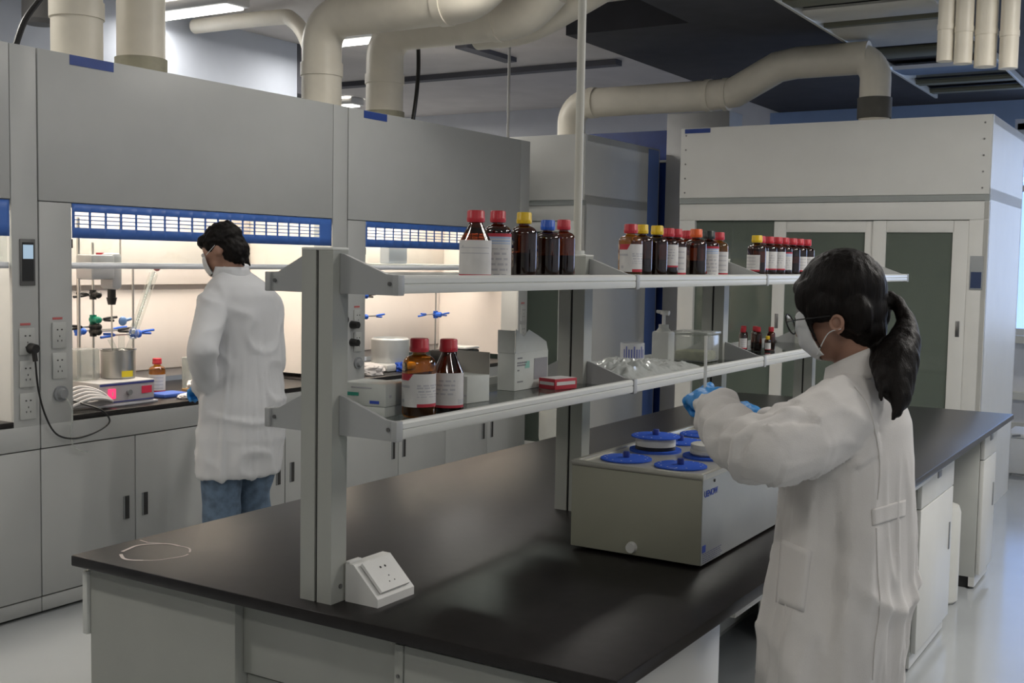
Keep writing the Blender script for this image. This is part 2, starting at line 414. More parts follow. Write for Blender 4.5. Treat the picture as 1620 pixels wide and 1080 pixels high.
# plug and cable on the jamb of the person's hood
plug = MB().cyl((HX+.009, 3.10, 1.185), (HX+.045, 3.10, 1.185), .024, .019).cyl((HX+.03, 3.10, 1.175), (HX+.035, 3.103, 1.13), .011)
cbl = [(HX+.034, 3.103, 1.13), (HX+.03, 3.12, 1.0), (HX+.025, 3.16, .88), (HX+.02, 3.215, .80), (HX+.03, 3.29, .772), (HX+.03, 3.39, .78), (HX+.035, 3.47, .81), (HX+.03, 3.49, .84), (HX+.02, 3.45, .885), (HX-.03, 3.40, .91), (HX-.08, 3.36, .93)]
def smooth_path(pts, n=6):
    pts = [V(p) for p in pts]; out = []
    for i in range(len(pts)-1):
        p0, p1, p2, p3 = pts[max(i-1, 0)], pts[i], pts[i+1], pts[min(i+2, len(pts)-1)]
        for k in range(n):
            t = k/n; out.append(.5*((2*p1)+(p2-p0)*t+(2*p0-5*p1+4*p2-p3)*t*t+(3*p1-p0-3*p2+p3)*t*t*t))
    return out+[pts[-1]]
tc_ = thing('power_cable', (HX, 3.1, .86), 'black plug and cable looping from the socket down past the hood edge', 'cable')
plug.build('plug', black_pl, tc_, local=False)
MB().tube(smooth_path(cbl), .0042, 8).build('cord', black_pl, tc_, local=False)
single('cable_tube', MB().tube(smooth_path([(HX+.012, 3.26, .97), (HX+.03, 3.29, .90), (HX+.03, 3.28, .80), (HX+.03, 3.30, .73), (HX+.03, 3.37, .70)]), .003, 8), clear_pl, 'thin clear tube hanging under the round gas outlet', 'tube')
# black knobs on the far hood posts
for y, z, q in ((5.15, 1.24, 1), (5.255, 1.205, 2), (5.255, 1.10, 2)):
    MB().cyl((HX, y, z), (HX+.05, y, z), .024, .02, 16).build('plug', black_pl, FH[q], local=False)

# ------------------------------------------------------------------ things inside the hoods
WT = .872
def clampstand(x, y, h, label, cols, base_z=WT):
    t = thing('clamp_stand', (x, y, base_z), label, 'lab stand', 'clamp stands in the fume hoods')
    MB().box(-.06, .06, -.09, .09, 0, .012, .004).build('stand_base', grey_pl, t)
    MB().cyl((0, 0, .012), (0, 0, h), .006, seg=12).build('stand_rod', steel, t)
    for z, m, ln, dr in cols:
        c = MB().cyl((-.014, 0, z), (.036, 0, z), .016, seg=12).cyl((0, 0, z-.024), (0, 0, z+.024), .017, seg=12).ball((.040, .0, z), .018, sub=2).build('clamp_boss', m, t)
        MB().cyl((0, 0, z), (0, dr*ln, z), .0045, seg=8).build('clamp_arm', steel, c)
        e = dr*ln
        MB().tube([(0, e, z), (.012, e+dr*.02, z+.006), (.012, e+dr*.075, z+.009)], .0065, 8).tube([(0, e, z), (-.012, e+dr*.02, z-.006), (-.012, e+dr*.075, z-.010)], .0065, 8).build('clamp_jaw', m if m is not green_k else black_pl, c)
    return t
green_k = mat('green_knob', (.0, .25, .15), .4); blue_k = mat('blue_knob', (.03, .13, .6), .4)
clampstand(-4.80, 3.775, .78, 'clamp stand with green and black clamps beside the overhead stirrer', [(.395, green_k, .06, 1), (.335, black_pl, .15, 1), (.36, black_pl, .07, -1), (.52, black_pl, .03, -1)])
clampstand(-4.95, 3.80, .62, 'thin clamp stand behind the steel pot', [(.33, blue_k, .22, 1)])
clampstand(-4.82, 4.04, .66, 'clamp stand with blue clamps between steel pot and brown bottle', [(.31, blue_k, .12, -1), (.318, blue_k, .05, 1)])
# overhead stirrer
t = thing('overhead_stirrer', (-4.66, 3.72, WT), 'grey overhead stirrer with a black chuck hanging above the pot', 'stirrer')
MB().box(-.06, .06, -.11, .03, .60, .72, .012).box(-.05, .05, .02, .085, .55, .73, .02).build('motor_box', mat('stirrer_grey', (.42, .42, .43), .4), t)
MB().cyl((0, .055, .55), (0, .055, .51), .02, seg=20).cyl((0, .055, .51), (0, .055, .475), .026, .018, 20).build('chuck', black_pl, t)
MB().cyl((0, .055, .48), (0, .055, .08), .004, seg=8).build('shaft', steel, t)
MB().box(-.045, -.04, .0, .06, .70, .73).build('red_sticker', red_ink, t)
MB().cyl((-.1, -.06, .012), (-.1, -.06, .9), .008, seg=12).box(-.14, -.02, -.13, .06, 0, .012, .003).cyl((-.1, -.06, .66), (-.05, -.05, .66), .012, seg=12).build('support_rod', steel, t)
# heating controller with steel pot on top
t = thing('heating_controller', (-4.56, 3.70, WT), 'white heating controller box with red glowing switch in the fume hood', 'lab heater')
MB().box(-.10, .10, -.165, .165, .012, .115, .004).build('case', mat('controller_case', (.55, .54, .54), .4), t)
MB().box(.10, .103, -.160, .160, .018, .109).build('front_panel', mat('controller_panel', (.50, .48, .50), .4), t)
MB().box(.103, .105, -.160, .160, .100, .110).box(.103, .105, -.160, .160, .018, .024).build('blue_stripe', mat('controller_stripe', (.05, .06, .25), .4), t)
MB().box(.103, .112, -.115, -.075, .038, .085, .002).build('power_switch', mat('switch_glow', (.8, .05, .1), .4, emit=(1, .04, .16), es=1.1), t)
MB().box(.112, .113, -.097, -.092, .052, .072).build('switch_mark', white_pl, t)
MB().box(.103, .106, .085, .145, .05, .085).build('display', mat('display_red', (.12, .01, .02), .4, emit=(.5, .02, .05), es=.5), t)
MB().cyl((.103, .005, .062), (.118, .005, .062), .014, seg=20).build('dial', grey_pl, t)
MB().box(-.115, .112, -.18, .18, 0, .012, .003).build('tray', mat('tray_white', (.6, .6, .64), .4), t)
t = thing('steel_pot', (-4.62, 3.78, WT+.115), 'shiny steel pot with a yellow sticker on the heating controller', 'pot')
MB().lathe([(0, 0), (.078, 0), (.082, .005), (.082, .135), (.088, .138), (.088, .142), (.078, .14), (.078, .01), (0, .01)], seg=40).build('pot_body', steel, t)
MB().grid(lambda u, v: ((.0835*math.cos(-.5+u*.75)), .0835*math.sin(-.5+u*.75), .01+v*.03), 8, 1).build('yellow_sticker', mat('yellow_sticker', (.75, .6, .02), .5), t)
single('clear_bath', MB().box(-.05, .05, -.09, .045, 0, .15, .01), clear_pl, 'clear plastic bath standing beside the steel pot', 'container', loc=None).location = (-4.66, 3.62, WT+.117)
t = thing('glass_flask', (-4.62, 3.80, WT+.14), 'round glass flask with necks clamped over the steel pot', 'flask')
MB().lathe([(0, .0), (.03, .008), (.052, .03), (.06, .06), (.052, .09), (.03, .112), (.016, .12), (.014, .18), (.018, .182)], seg=28).build('flask_body', clear, t)
MB().cyl((0, .03, .10), (0, .07, .17), .011, .012, 12, False).cyl((0, -.03, .10), (0, -.07, .17), .011, .012, 12, False).build('side_neck', clear, t)
t = thing('glass_condenser', (-4.62, 3.93, WT+.33), 'slanted clear glass condenser tube above the steel pot', 'glassware')
MB().cyl((0, -.06, 0), (-.03, .10, .30), .022, .022, 16, False).ball((0, -.06, 0), .03, sub=2).build('condenser_jacket', clear, t)
MB().cyl((0, -.06, 0), (-.03, .10, .31), .008, .008, 10).build('inner_tube', clear_pl, t)
MB().ball((-.03, .12, .33), .02, sub=2).build('red_stopper', mat('pink_stopper', (.6, .25, .25), .5), t)
single('blue_clip', MB().ball((0, 0, 0), .024, (.6, 1, 1), sub=2).cyl((0, 0, 0), (0, .05, .01), .008, seg=10), mat('blue_clip_plastic', (.15, .28, .55), .4), 'round pale blue joint clip beside the stirrer shaft', 'clip').location = (-4.61, 3.80, WT+.395)

# ------------------------------------------------------------------ bottles
def bottle_mesh(r, h, shoulder='round'):
    nk = r*.40; hb = h*.66 if shoulder == 'round' else h*.52; zt = h*.865
    p = [(0, .002), (r*.86, .0), (r*.97, .004), (r, .010), (r, hb)]
    if shoulder == 'round':
        n0 = hb+(zt-hb)*.62
        for k in range(1, 8):
            a = k/8*PI/2; p.append((nk+(r-nk)*math.cos(a), hb+(n0-hb)*math.sin(a)))
        p += [(nk, n0+.002), (nk, zt)]
    else:
        p += [(r*.97, hb+.006), (nk*1.15, zt-.012), (nk, zt-.004), (nk, zt)]
    p += [(nk, h*.97)]
    return p, hb, zt, nk
LABELS = {}
def label_fn(kind):
    def f(u, v):      # u around, v up ; materials: 0 paper 1 ink 2 red 3 blue
        if kind == 'red_corner':
            if v > .80 and u < .42-(1-v)*.5: return 2
            if v < .09 and u > .5: return 2
            if u < .36 and .58 < v < .66: return 1
            if u > .5 and v < .72 and int(v*22) % 2 == 0 and v > .3 and (int(u*31)*7+int(v*22)) % 5: return 1
            if .1 < u < .2 and .12 < v < .22: return 1
        elif kind == 'plain':
            if v < .07: return 2
            if u > .78 and .1 < v < .24: return 1 if (int(u*44)+int(v*30)) % 2 else 0
            if .12 < u < .7 and .3 < v < .85 and int(v*24) % 3 == 0 and (int(u*23)*5+int(v*24)) % 4: return 1
        elif kind == 'grey':
            if v < .04: return 2
            if .15 < u < .85 and .5 < v < .9 and int(v*26) % 4 == 0: return 1
            if .2 < u < .26 and .78 < v < .84: return 1
        elif kind == 'red_top':
            if v > .92: return 2
            if v > .76 and .1 < u < .9 and int(v*26) % 2: return 3
            if v < .66 and .15 < u < .8 and int(v*24) % 3 == 0 and (int(u*21)*3+int(v*24)) % 4: return 1
            if v < .15 and .2 < u < .35: return 2
        elif kind == 'white':
            if .2 < u < .8 and .2 < v < .85 and int(v*20) % 4 == 0: return 1
            if v < .1: return 2
        return 0
    return f
faint = mat('faint_print', (.44, .44, .47), .7); pale_blue_ink = mat('pale_blue_ink', (.35, .45, .62), .7)
def make_bottle(r, h, shoulder, cap_m, kind, glassm, label, group, fill=.55, lab=(.06, .52), arc=2.6, face=-1.0, cat='bottle'):
    t = thing('reagent_bottle', (0, 0, 0), label, cat, group)
    p, hb, zt, nk = bottle_mesh(r, h, shoulder)
    MB().lathe(p, seg=40).build('glass_body', glassm, t)
    if fill:
        f = min(fill*h*(.62 if glassm is amber_dark else 1), hb)
        MB().lathe([(0, .004), (r*.9, .004), (r*.93, .012), (r*.93, f), (0, f)], seg=24).build('contents', liquid_m, t)
    c0 = zt-.002; cr = nk*1.28+.001
    MB().lathe([(0, h-.0005), (cr*.9, h), (cr, h-.003), (cr, c0+.008), (cr*1.03, c0+.007), (cr*1.05, c0+.001), (cr*.99, c0-.004), (nk*1.05, c0-.005)], seg=48, rib=.0007).build('screw_cap', cap_m, t)
    if kind:
        z0, z1 = h*lab[0], h*lab[1]
        fn = lambda u, v: ((r+.0006)*math.cos(face-arc/2+u*arc), (r+.0006)*math.sin(face-arc/2+u*arc), z0+v*(z1-z0))
        MB().grid(fn, 40, 40, label_fn(kind)).build('paper_label', [paper, faint, red_ink, pale_blue_ink], t)
    return t
def put(t, loc, face=None):
    t.location = loc
    return t
TOPZ, LOWZ = 1.556, 1.2385
G1 = 'brown reagent bottles on the top shelf'
# nearest five
FACE = -1.05
put(make_bottle(.0385, .163, 'cone', red_cap, 'grey', amber_dark, 'wide cone-shouldered brown bottle with red cap, nearest on the top shelf', G1, .40, (.03, .56), 3.0, FACE), (-1.54, 2.318, TOPZ))
put(make_bottle(.0345, .167, 'round', red_cap, 'red_top', amber_dark, 'red-capped brown bottle with red-edged white label, second from the near post', G1, .5, (.03, .66), 2.9, FACE), (-1.545, 2.425, TOPZ))
put(make_bottle(.0345, .168, 'round', yel_cap, None, amber_dark, 'yellow-capped brown bottle without label, third from the near post', G1, .62), (-1.535, 2.535, TOPZ))
put(make_bottle(.0335, .153, 'round', blu_cap, None, amber_dark, 'short brown bottle with a bright blue cap on the top shelf', G1, .62), (-1.535, 2.657, TOPZ))
put(make_bottle(.0325, .158, 'round', red_cap, None, amber_dark, 'unlabelled red-capped brown bottle between the blue-capped one and the pole', G1, .62), (-1.545, 2.762, TOPZ))
# middle group
mid = [(3.172, -1.54, .037, red_cap, 'red_corner', amber, 'red-capped amber bottle with red-cornered label, first past the shelf joint', .161, (.10, .62)),
       (3.262, -1.545, .034, yel_cap, None, amber_dark, 'yellow-capped brown bottle beside the red-cornered label', .163, None),
       (3.363, -1.54, .035, yel_cap, None, amber_dark, 'yellow-capped brown bottle, second of the yellow pair', .163, None),
       (3.452, -1.54, .033, red_cap, 'plain', amber_dark, 'red-capped brown bottle with a short white label, right after the yellow caps', .158, (.2, .66)),
       (3.527, -1.545, .034, red_cap, 'white', amber_dark, 'red-capped brown bottle with a tall white label, before the orange cap', .158, (.03, .62)),
       (3.635, -1.52, .036, org_cap, None, amber_dark, 'brown bottle with an orange cap in the middle row', .161, None),
       (3.698, -1.578, .033, red_cap, 'white', amber_dark, 'red-capped brown bottle half hidden behind the orange-capped one', .158, (.1, .62)),
       (3.800, -1.54, .035, blk_cap, 'red_top', amber_dark, 'brown bottle with a slim black cap and red-edged label', .160, (.03, .66)),
       (3.893, -1.54, .034, red_cap, 'white', amber, 'red-capped bottle with white label, last before the second joint', .158, (.03, .56))]
for y, x, r, c, k, g, l, h, lb in mid:
    put(make_bottle(r, h, 'round', c, k, g, l, G1, .55, lb or (.1, .5), 2.4, -.95), (x, y, TOPZ))
far = [(4.287, -1.54, .036, yel_cap, 'white', 'yellow-capped brown bottle leading the far row of red caps'),
       (4.381, -1.56, .034, red_cap, 'plain', 'red-capped bottle next to the far yellow cap'),
       (4.455, -1.55, .033, red_cap, 'plain', 'red-capped bottle, second past the far yellow cap'),
       (4.528, -1.54, .034, red_cap, 'plain', 'red-capped bottle, third past the far yellow cap'),
       (4.612, -1.54, .034, red_cap, 'red_top', 'red-capped bottle, fourth past the far yellow cap'),
       (4.716, -1.54, .034, red_cap, None, 'red-capped bottle without label, fifth past the far yellow cap'),
       (4.809, -1.54, .034, red_cap, 'white', 'red-capped bottle, last but one of the far row'),
       (4.913, -1.54, .034, red_cap, 'white', 'red-capped bottle at the far end of the row, by the woman\'s hair')]
for y, x, r, c, k, l in far:
    put(make_bottle(r, .158, 'round', c, k, amber_dark, l, G1, .55, (.16, .62) if k != 'white' else (.12, .52), 2.3, -.95 if k != 'white' or y > 4.4 else -2.0), (x, y, TOPZ))
G2 = 'brown reagent bottles on the lower shelf'
put(make_bottle(.039, .180, 'round', red_cap, 'red_corner', amber, 'amber bottle with red cap and red-cornered label on the lower shelf', G2, .47, (.14, .56), 2.95, FACE), (-1.557, 2.118, LOWZ))
put(make_bottle(.0375, .174, 'cone', red_cap, 'plain', amber_dark, 'cone-shouldered dark bottle with red cap beside the amber one', G2, .5, (.08, .55), 2.7, FACE), (-1.548, 2.222, LOWZ))
sm = [(4.60, -1.70, .098, red_cap, 'white', .017), (4.66, -1.72, .102, red_cap, None, .018), (4.67, -1.66, .10, red_cap, None, .018), (4.72, -1.69, .10, red_cap, None, .018), (4.75, -1.63, .098, red_cap, None, .018), (4.665, -1.615, .064, yel_cap, 'white', .013)]
sl = ['small red-capped vial bottle nearest the third shelf post', 'small red-capped bottle behind the nearest small one', 'small brown bottle with red cap in the middle of the cluster', 'small red-capped bottle at the back of the cluster', 'small red-capped brown bottle behind the yellow-capped one', 'tiny brown bottle with a yellow cap and white label']
for (y, x, h, c, k, r), l in zip(sm, sl):
    put(make_bottle(r, h, 'round', c, k, amber_dark, l, 'small bottles on the far lower shelf', .5, (.1, .55), 2.2, -1.0), (x, y, LOWZ))
put(make_bottle(.042, .185, 'round', red_cap, 'white', amber, 'brown bottle with red cap and white label inside the fume hood', None, .3, (.05, .55), 2.8, -.75), (-4.72, 4.11, WT))

# ------------------------------------------------------------------ more hood clutter
def crumple(c, sx, sy, sz, seed, amp=.35, sub=4):
    mb = MB(); mb.ball((0, 0, 0), 1, sub=sub)
    for v in mb.bm.verts:
        n = noise.noise(v.co*2.3+V((seed, 0, 0)))+.5*noise.noise(v.co*5+V((seed, 3, 0)))
        v.co *= 1+amp*n
        v.co = V((v.co.x*sx, v.co.y*sy, max(v.co.z, -.55)*sz))
    zmin = min(v.co.z for v in mb.bm.verts)
    for v in mb.bm.verts: v.co.z -= zmin; v.co += V(c)
    return mb
cloth_w = mat('tissue_white', (.72, .68, .66), .85)
single('tissue_wad', crumple((0, 0, 0), .05, .07, .018, 3), cloth_w, 'flat crumpled white tissue at the front edge of the hood worktop', 'tissue', 'crumpled tissues in the fume hood').location = (-4.44, 4.08, WT)
single('tissue_wad', crumple((0, 0, 0), .06, .09, .035, 9), cloth_w, 'crumpled white tissue heap beside the person in the hood', 'tissue', 'crumpled tissues in the fume hood').location = (-4.53, 4.27, WT)
single('tissue_wad', crumple((0, 0, 0), .05, .06, .04, 14), cloth_w, 'crumpled tissue ball behind the tissue heap', 'tissue', 'crumpled tissues in the fume hood').location = (-4.66, 4.33, WT)
single('blue_pad', MB().box(-.06, .06, -.08, .08, 0, .02, .006), mat('blue_pad', (.05, .12, .45), .6), 'folded blue pad lying beside the heating controller', 'pad').location = (-4.58, 4.06, WT)
t = thing('tan_dish', (-4.60, 4.21, WT), 'small tan dish beside the blue pad', 'dish'); MB().lathe([(0, 0), (.028, 0), (.032, .025), (.028, .025), (.024, .005), (0, .005)], seg=20).build('dish_body', mat('tan_plastic', (.45, .28, .12), .5), t)
hoses = MB()
for k in range(5):
    hoses.tube(smooth_path([(-4.42-.02*k, 3.33, .89+.012*k), (-4.40-.02*k, 3.45, .93+.012*k), (-4.42, 3.58-.01*k, .905+.008*k), (-4.47, 3.50, .885+.004*k), (-4.5, 3.40, .885+.01*k)]), .008, 8)
single('hose_bundle', hoses, mat('white_hose', (.66, .64, .64), .45), 'bundle of white hoses coiled at the hood worktop corner', 'hoses')
def beaker(loc, r, h, label, m=clear, name='glass_beaker', grp=None):
    t = thing(name, loc, label, 'beaker', grp)
    MB().lathe([(0, .001), (r*.9, 0), (r, .006), (r, h-.004), (r*1.06, h), (r*.98, h-.002), (r*.96, .008), (0, .005)], seg=28).build('beaker_body', m, t)
    return t
beaker((-4.74, 4.37, WT), .055, .17, 'tall clear beaker between the brown bottle and the person', clear_pl, grp='beakers in the fume hood')
beaker((-4.70, 4.92, WT), .05, .22, 'clear measuring jug in the hood behind the person\'s back', clear_pl, grp='beakers in the fume hood')
beaker((-4.62, 4.86, WT), .04, .12, 'small frosted beaker beside the clear measuring jug', frost, grp='beakers in the fume hood')
# far hood
clampstand(-4.96, 6.08, .60, 'clamp stand with blue clamp rising behind the round heating bath', [(.47, green_k, .06, 1), (.33, blue_k, .16, 1), (.47, blue_k, .06, -1)])
clampstand(-4.90, 6.86, .60, 'clamp stand with two blue clamps behind the black tray', [(.325, blue_k, .12, -1), (.32, blue_k, .08, 1)])
t = thing('heating_mantle', (-4.62, 5.96, WT), 'round white heating bath on a white base in the far hood', 'lab heater')
MB().box(-.12, .12, -.18, .14, 0, .05, .02).build('mantle_base', white_pl, t)
MB().lathe([(0, .05), (.12, .05), (.125, .06), (.125, .20), (.11, .21), (.105, .20), (.105, .08), (0, .08)], seg=40).build('mantle_bowl', mat('mantle_paint', (.6, .62, .62), .35, metal=.2), t)
t = thing('black_tray', (-4.55, 6.62, WT), 'black tray with a lifted white lid in the far hood', 'tray')
MB().box(-.10, .10, -.17, .15, 0, .10, .01).build('tray_body', black_pl, t)
MB().box(-.10, .10, -.02, .15, .105, .12, .004).build('tray_lid', white_pl, t)
single('white_towel', crumple((0, 0, 0), .08, .10, .045, 21), cloth_w, 'crumpled white towel near the far hood post', 'towel').location = (-4.50, 5.60, WT)
single('blue_cloth', crumple((0, 0, 0), .04, .05, .04, 31), mat('blue_cloth', (.02, .09, .5), .7), 'small blue cloth behind the amber bottle in the far hood', 'cloth').location = (-4.50, 5.92, WT)
single('grey_meter', MB().box(-.04, .04, -.10, .10, 0, .12, .01), mat('meter_grey', (.42, .45, .5), .5), 'grey box standing on the glass shelf inside the far hood', 'box').location = (-4.66, 6.04, 1.565)
t = thing('inner_hood_shelf', (-4.66, 5.9, 1.552), 'narrow white shelf inside the far fume hood carrying the grey box', 'shelf')
MB().box(-.07, .07, -.62, 1.28, 0, .012, .003).build('shelf_board', white_pl, t)
MB().box(-.42, -.05, -.6, -.58, -.02, 0).box(-.42, -.05, 1.2, 1.22, -.02, 0).build('shelf_bracket', steel, t)

# ------------------------------------------------------------------ walk-in hoods
def walk_in(name, label, x0):
    t = thing(name, (x0, 7.6, 0), label, 'fume hood', 'tall walk-in hoods')
    W = 2.065; D = 1.32; FR = hood_white
    MB().box(0, W, .0, D, 2.03, 2.10).box(0, .03, .03, D, 0, 2.55).box(W-.03, W, .0, D, 0, 2.55).box(0, W, D-.03, D, 0, 2.55).box(0, W, .03, D, 2.50, 2.55).build('hood_body', hood_white, t)
    tp = MB().box(.0, W-.005, -.012, .012, 2.062, 2.55, .003).build('top_panel', hood_white, t)
    s = MB()
    for k in range(5):
        for x in (.04, W-.045): s.cyl((x, -.016, 2.10+k*.10), (x, -.012, 2.10+k*.10), .006, seg=8)
    s.build('panel_screws', chrome, tp)
    MB().box(.0, W, -.006, .03, 2.022, 2.060).build('shadow_gap', mat('gap_grey', (.30, .32, .31), .6), t)
    # frame around the opening
    MB().box(.0, W, .0, .04, 1.905, 2.020, .003).box(.0, .12, .0, .04, 0, 1.905, .003).box(W-.115, W, .0, .04, 0, 1.905, .003).box(.0, W, 0, .04, 0, .10).build('front_frame', hood_white, t)
    for k, (a, b, yy) in enumerate(((.69, 1.40, .022), (1.36, W-.115, .004))):
        st = .085
        d = MB().box(a, a+st, yy, yy+.03, .11, 1.90, .003).box(b-st-.01, b, yy, yy+.03, .11, 1.90, .003).box(a+st, b-st, yy, yy+.03, 1.825, 1.90, .003).box(a+st, b-st, yy, yy+.03, .11, .2, .003).build('sliding_door', FR, t)
        MB().box(a+st, b-st, yy+.012, yy+.018, .2, 1.825).build('door_glass', door_glass, d)
        hx = a+.025 if k == 0 else b-.055
        MB().box(hx, hx+.025, yy-.003, yy+.002, 1.17, 1.27, .002).build('door_pull', chrome, d)
    MB().box(.12, .75, .034, .039, .1, 1.9).build('fixed_glass', door_glass, t)
    MB().box(.04, W-.04, .9, .93, .3, 1.95).box(.04, .06, .06, .9, .1, 2.0).box(W-.06, W-.04, .06, .9, .1, 2.0).box(.04, W-.04, .05, .93, 1.96, 2.0).build('inner_lining', mat('walkin_lining', (.42, .46, .42), .6), t)
    MB().cyl((1.72, .86, 1.47), (1.72, .9, 1.47), .02).build('inner_nozzle', steel, t)
    cp = MB().box(W-.098, W-.02, -.006, 0, 1.47, 1.68, .002).build('control_panel', mat('panel_steel', (.30, .32, .33), .4), t)
    MB().box(W-.09, W-.028, -.008, -.006, 1.48, 1.58).build('panel_face', mat('panel_navy', (.03, .05, .12), .4), cp)
    return t
wh = walk_in('walk_in_hood', 'tall white walk-in hood with dark sliding glass doors behind the bench', -3.31)
MB().box(.03, .22, -.015, -.0125, 2.515, 2.545).build('blue_tape', blue_film, wh)
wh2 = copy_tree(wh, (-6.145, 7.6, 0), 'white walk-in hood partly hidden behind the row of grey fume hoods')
MB().box(2.066, 2.069, 1.10, 1.30, .1, 2.54).build('blue_glow_strip', mat('blue_glow_paint', (.08, .17, .50), .35), wh2)  # window's blue glow on the hood side, painted as a strip

# ------------------------------------------------------------------ air ducts
def arc(c, r, a0, a1, n=8, plane='xz'):
    out = []
    for k in range(n+1):
        a = math.radians(a0+(a1-a0)*k/n)
        out.append(V((c[0]+r*math.cos(a), c[1], c[2]+r*math.sin(a))))
    return out
def duct(label, x, y, z0, pts, r, collars=(), sleeve=None, sm=duct_tape):
    t = thing('air_duct', (x, y, z0), label, 'duct', 'white plastic air ducts')
    MB().tube(pts, r, 32).build('duct_pipe', duct_m, t, local=False)
    for a, b in collars: MB().cyl(a, b, r+.008, seg=32).build('duct_collar', duct_m, t, local=False)
    if sleeve: MB().cyl((x, y, sleeve[0]), (x, y, sleeve[1]), r+.010, seg=32).build('duct_sleeve', sm, t, local=False)
    return t
X0 = -4.75
duct('upright white duct nearest the picture edge, rising from a hood', X0, 3.655, 2.47, [(X0, 3.655, 2.47), (X0, 3.655, 3.42)], .12, [((X0, 3.655, 2.72), (X0, 3.655, 2.80))])
duct('upright white duct with a brownish band at its foot', X0, 4.04, 2.47, [(X0, 4.04, 2.47), (X0, 4.04, 3.42)], .12, (), (2.47, 2.59))
p = [V((X0, 5.42, 2.47)), V((X0, 5.42, 2.80))]+arc((X0+.17, 5.42, 2.88), .17, 180, 90)+[V((-3.75, 5.42, 3.05))]+arc((-3.75, 5.42, 3.35), .30, 270, 315, 5)
p += [p[-1]+V((.13, 0, .12))]
duct('wide white duct with an elbow, in front of its twin', X0, 5.42, 2.47, p, .122, [((X0, 5.42, 2.70), (X0, 5.42, 2.78)), ((-3.86, 5.42, 3.05), (-3.80, 5.42, 3.05))])
p = [V((X0, 6.04, 2.47)), V((X0, 6.04, 2.84))]+arc((X0+.17, 6.04, 2.90), .17, 180, 90)+[V((-3.80, 6.04, 3.07))]+arc((-3.80, 6.04, 3.40), .33, 270, 315, 5)
p += [p[-1]+V((.07, 0, .06))]
duct('white duct with elbow and a murky sleeve at its foot, nearer the far wall', X0, 6.04, 2.47, p, .122, [((X0, 6.04, 2.74), (X0, 6.04, 2.80)), ((-3.90, 6.04, 3.07), (-3.85, 6.04, 3.07))], (2.47, 2.56))
p = smooth_path([V((-4.20, 6.31, 3.06)), V((-3.85, 6.31, 3.07)), V((-3.55, 6.31, 3.17)), V((-3.22, 6.31, 3.305))])
duct('white duct end rising behind the two elbowed ducts', -4.2, 6.31, 3.06, p, .098)
p = [V((-4.48, 8.1, 2.55)), V((-4.48, 8.1, 2.68))]+arc((-4.33, 8.1, 2.70), .15, 180, 90)+[V((-3.25, 8.1, 2.85))]
p += [V((-3.12, 8.1, 2.86)), V((-2.80, 8.1, 3.02)), V((-2.66, 8.1, 3.04)), V((-2.15, 8.1, 3.04))]
t = duct('long white duct with a kink running above the walk-in hoods', -4.48, 8.1, 2.55, p, .112, [((-3.34, 8.1, 2.85), (-3.30, 8.1, 2.85)), ((-3.20, 8.1, 2.85), (-3.16, 8.1, 2.85)), ((-4.32, 8.1, 2.85), (-4.26, 8.1, 2.85))])
p = arc((-2.25, 8.1, 2.89), .15, 90, 0)+[V((-2.10, 8.1, 2.55))]
MB().tube(p, .104, 28).build('duct_drop', duct_m, t, local=False)
MB().cyl((-2.10, 8.1, 2.62), (-2.10, 8.1, 2.76), .115, seg=28).build('duct_sleeve', duct_dark, t, local=False)
p = [V((-8.3, 6.3, 3.40)), V((-5.95, 6.3, 3.34)), V((-5.80, 6.3, 3.30)), V((-5.68, 6.3, 3.20)), V((-5.62, 6.3, 3.05)), V((-5.60, 6.3, 2.7))]
single('white_pipe', MB().tube(smooth_path([V((-6.8, 6.3, 3.345)), V((-5.98, 6.3, 3.335)), V((-5.80, 6.3, 3.30)), V((-5.66, 6.3, 3.14)), V((-5.62, 6.3, 2.9)), V((-5.62, 6.3, 2.0))]), .055, 20), duct_m, 'slim white pipe bending down behind the elbowed duct', 'pipe')
single('black_cable', MB().tube(smooth_path([(-4.60, 6.20, 3.05), (-4.58, 6.18, 2.85), (-4.55, 6.12, 2.66), (-4.55, 6.08, 2.472)]), .014, 10), black_pl, 'black cable running down beside the murky-footed duct', 'cable', 'cables above the hoods')
single('black_cable', MB().tube(smooth_path([(-4.6, 3.50, 3.0), (-4.6, 3.36, 2.76), (-4.58, 3.25, 2.62), (-4.56, 3.18, 2.47)]), .014, 10), black_pl, 'black cable slanting onto the nearest hood top', 'cable', 'cables above the hoods')
single('dark_canister', MB().lathe([(0, 0), (.08, .005), (.10, .03), (.10, .45), (0, .45)], seg=24), mat('canister_grey', (.17, .165, .16), .6), 'dark grey canister hanging from the ceiling beside the nearest duct', 'canister').location = (-6.0, 4.36, 2.93)
single('hanging_rod', MB().cyl((-4.5, 7.18, 2.46), (-4.5, 7.18, 3.42), .011, seg=10), mat('rod_paint', (.5, .49, .47), .5), 'thin grey rod hanging over the far end of the hood row', 'rod')

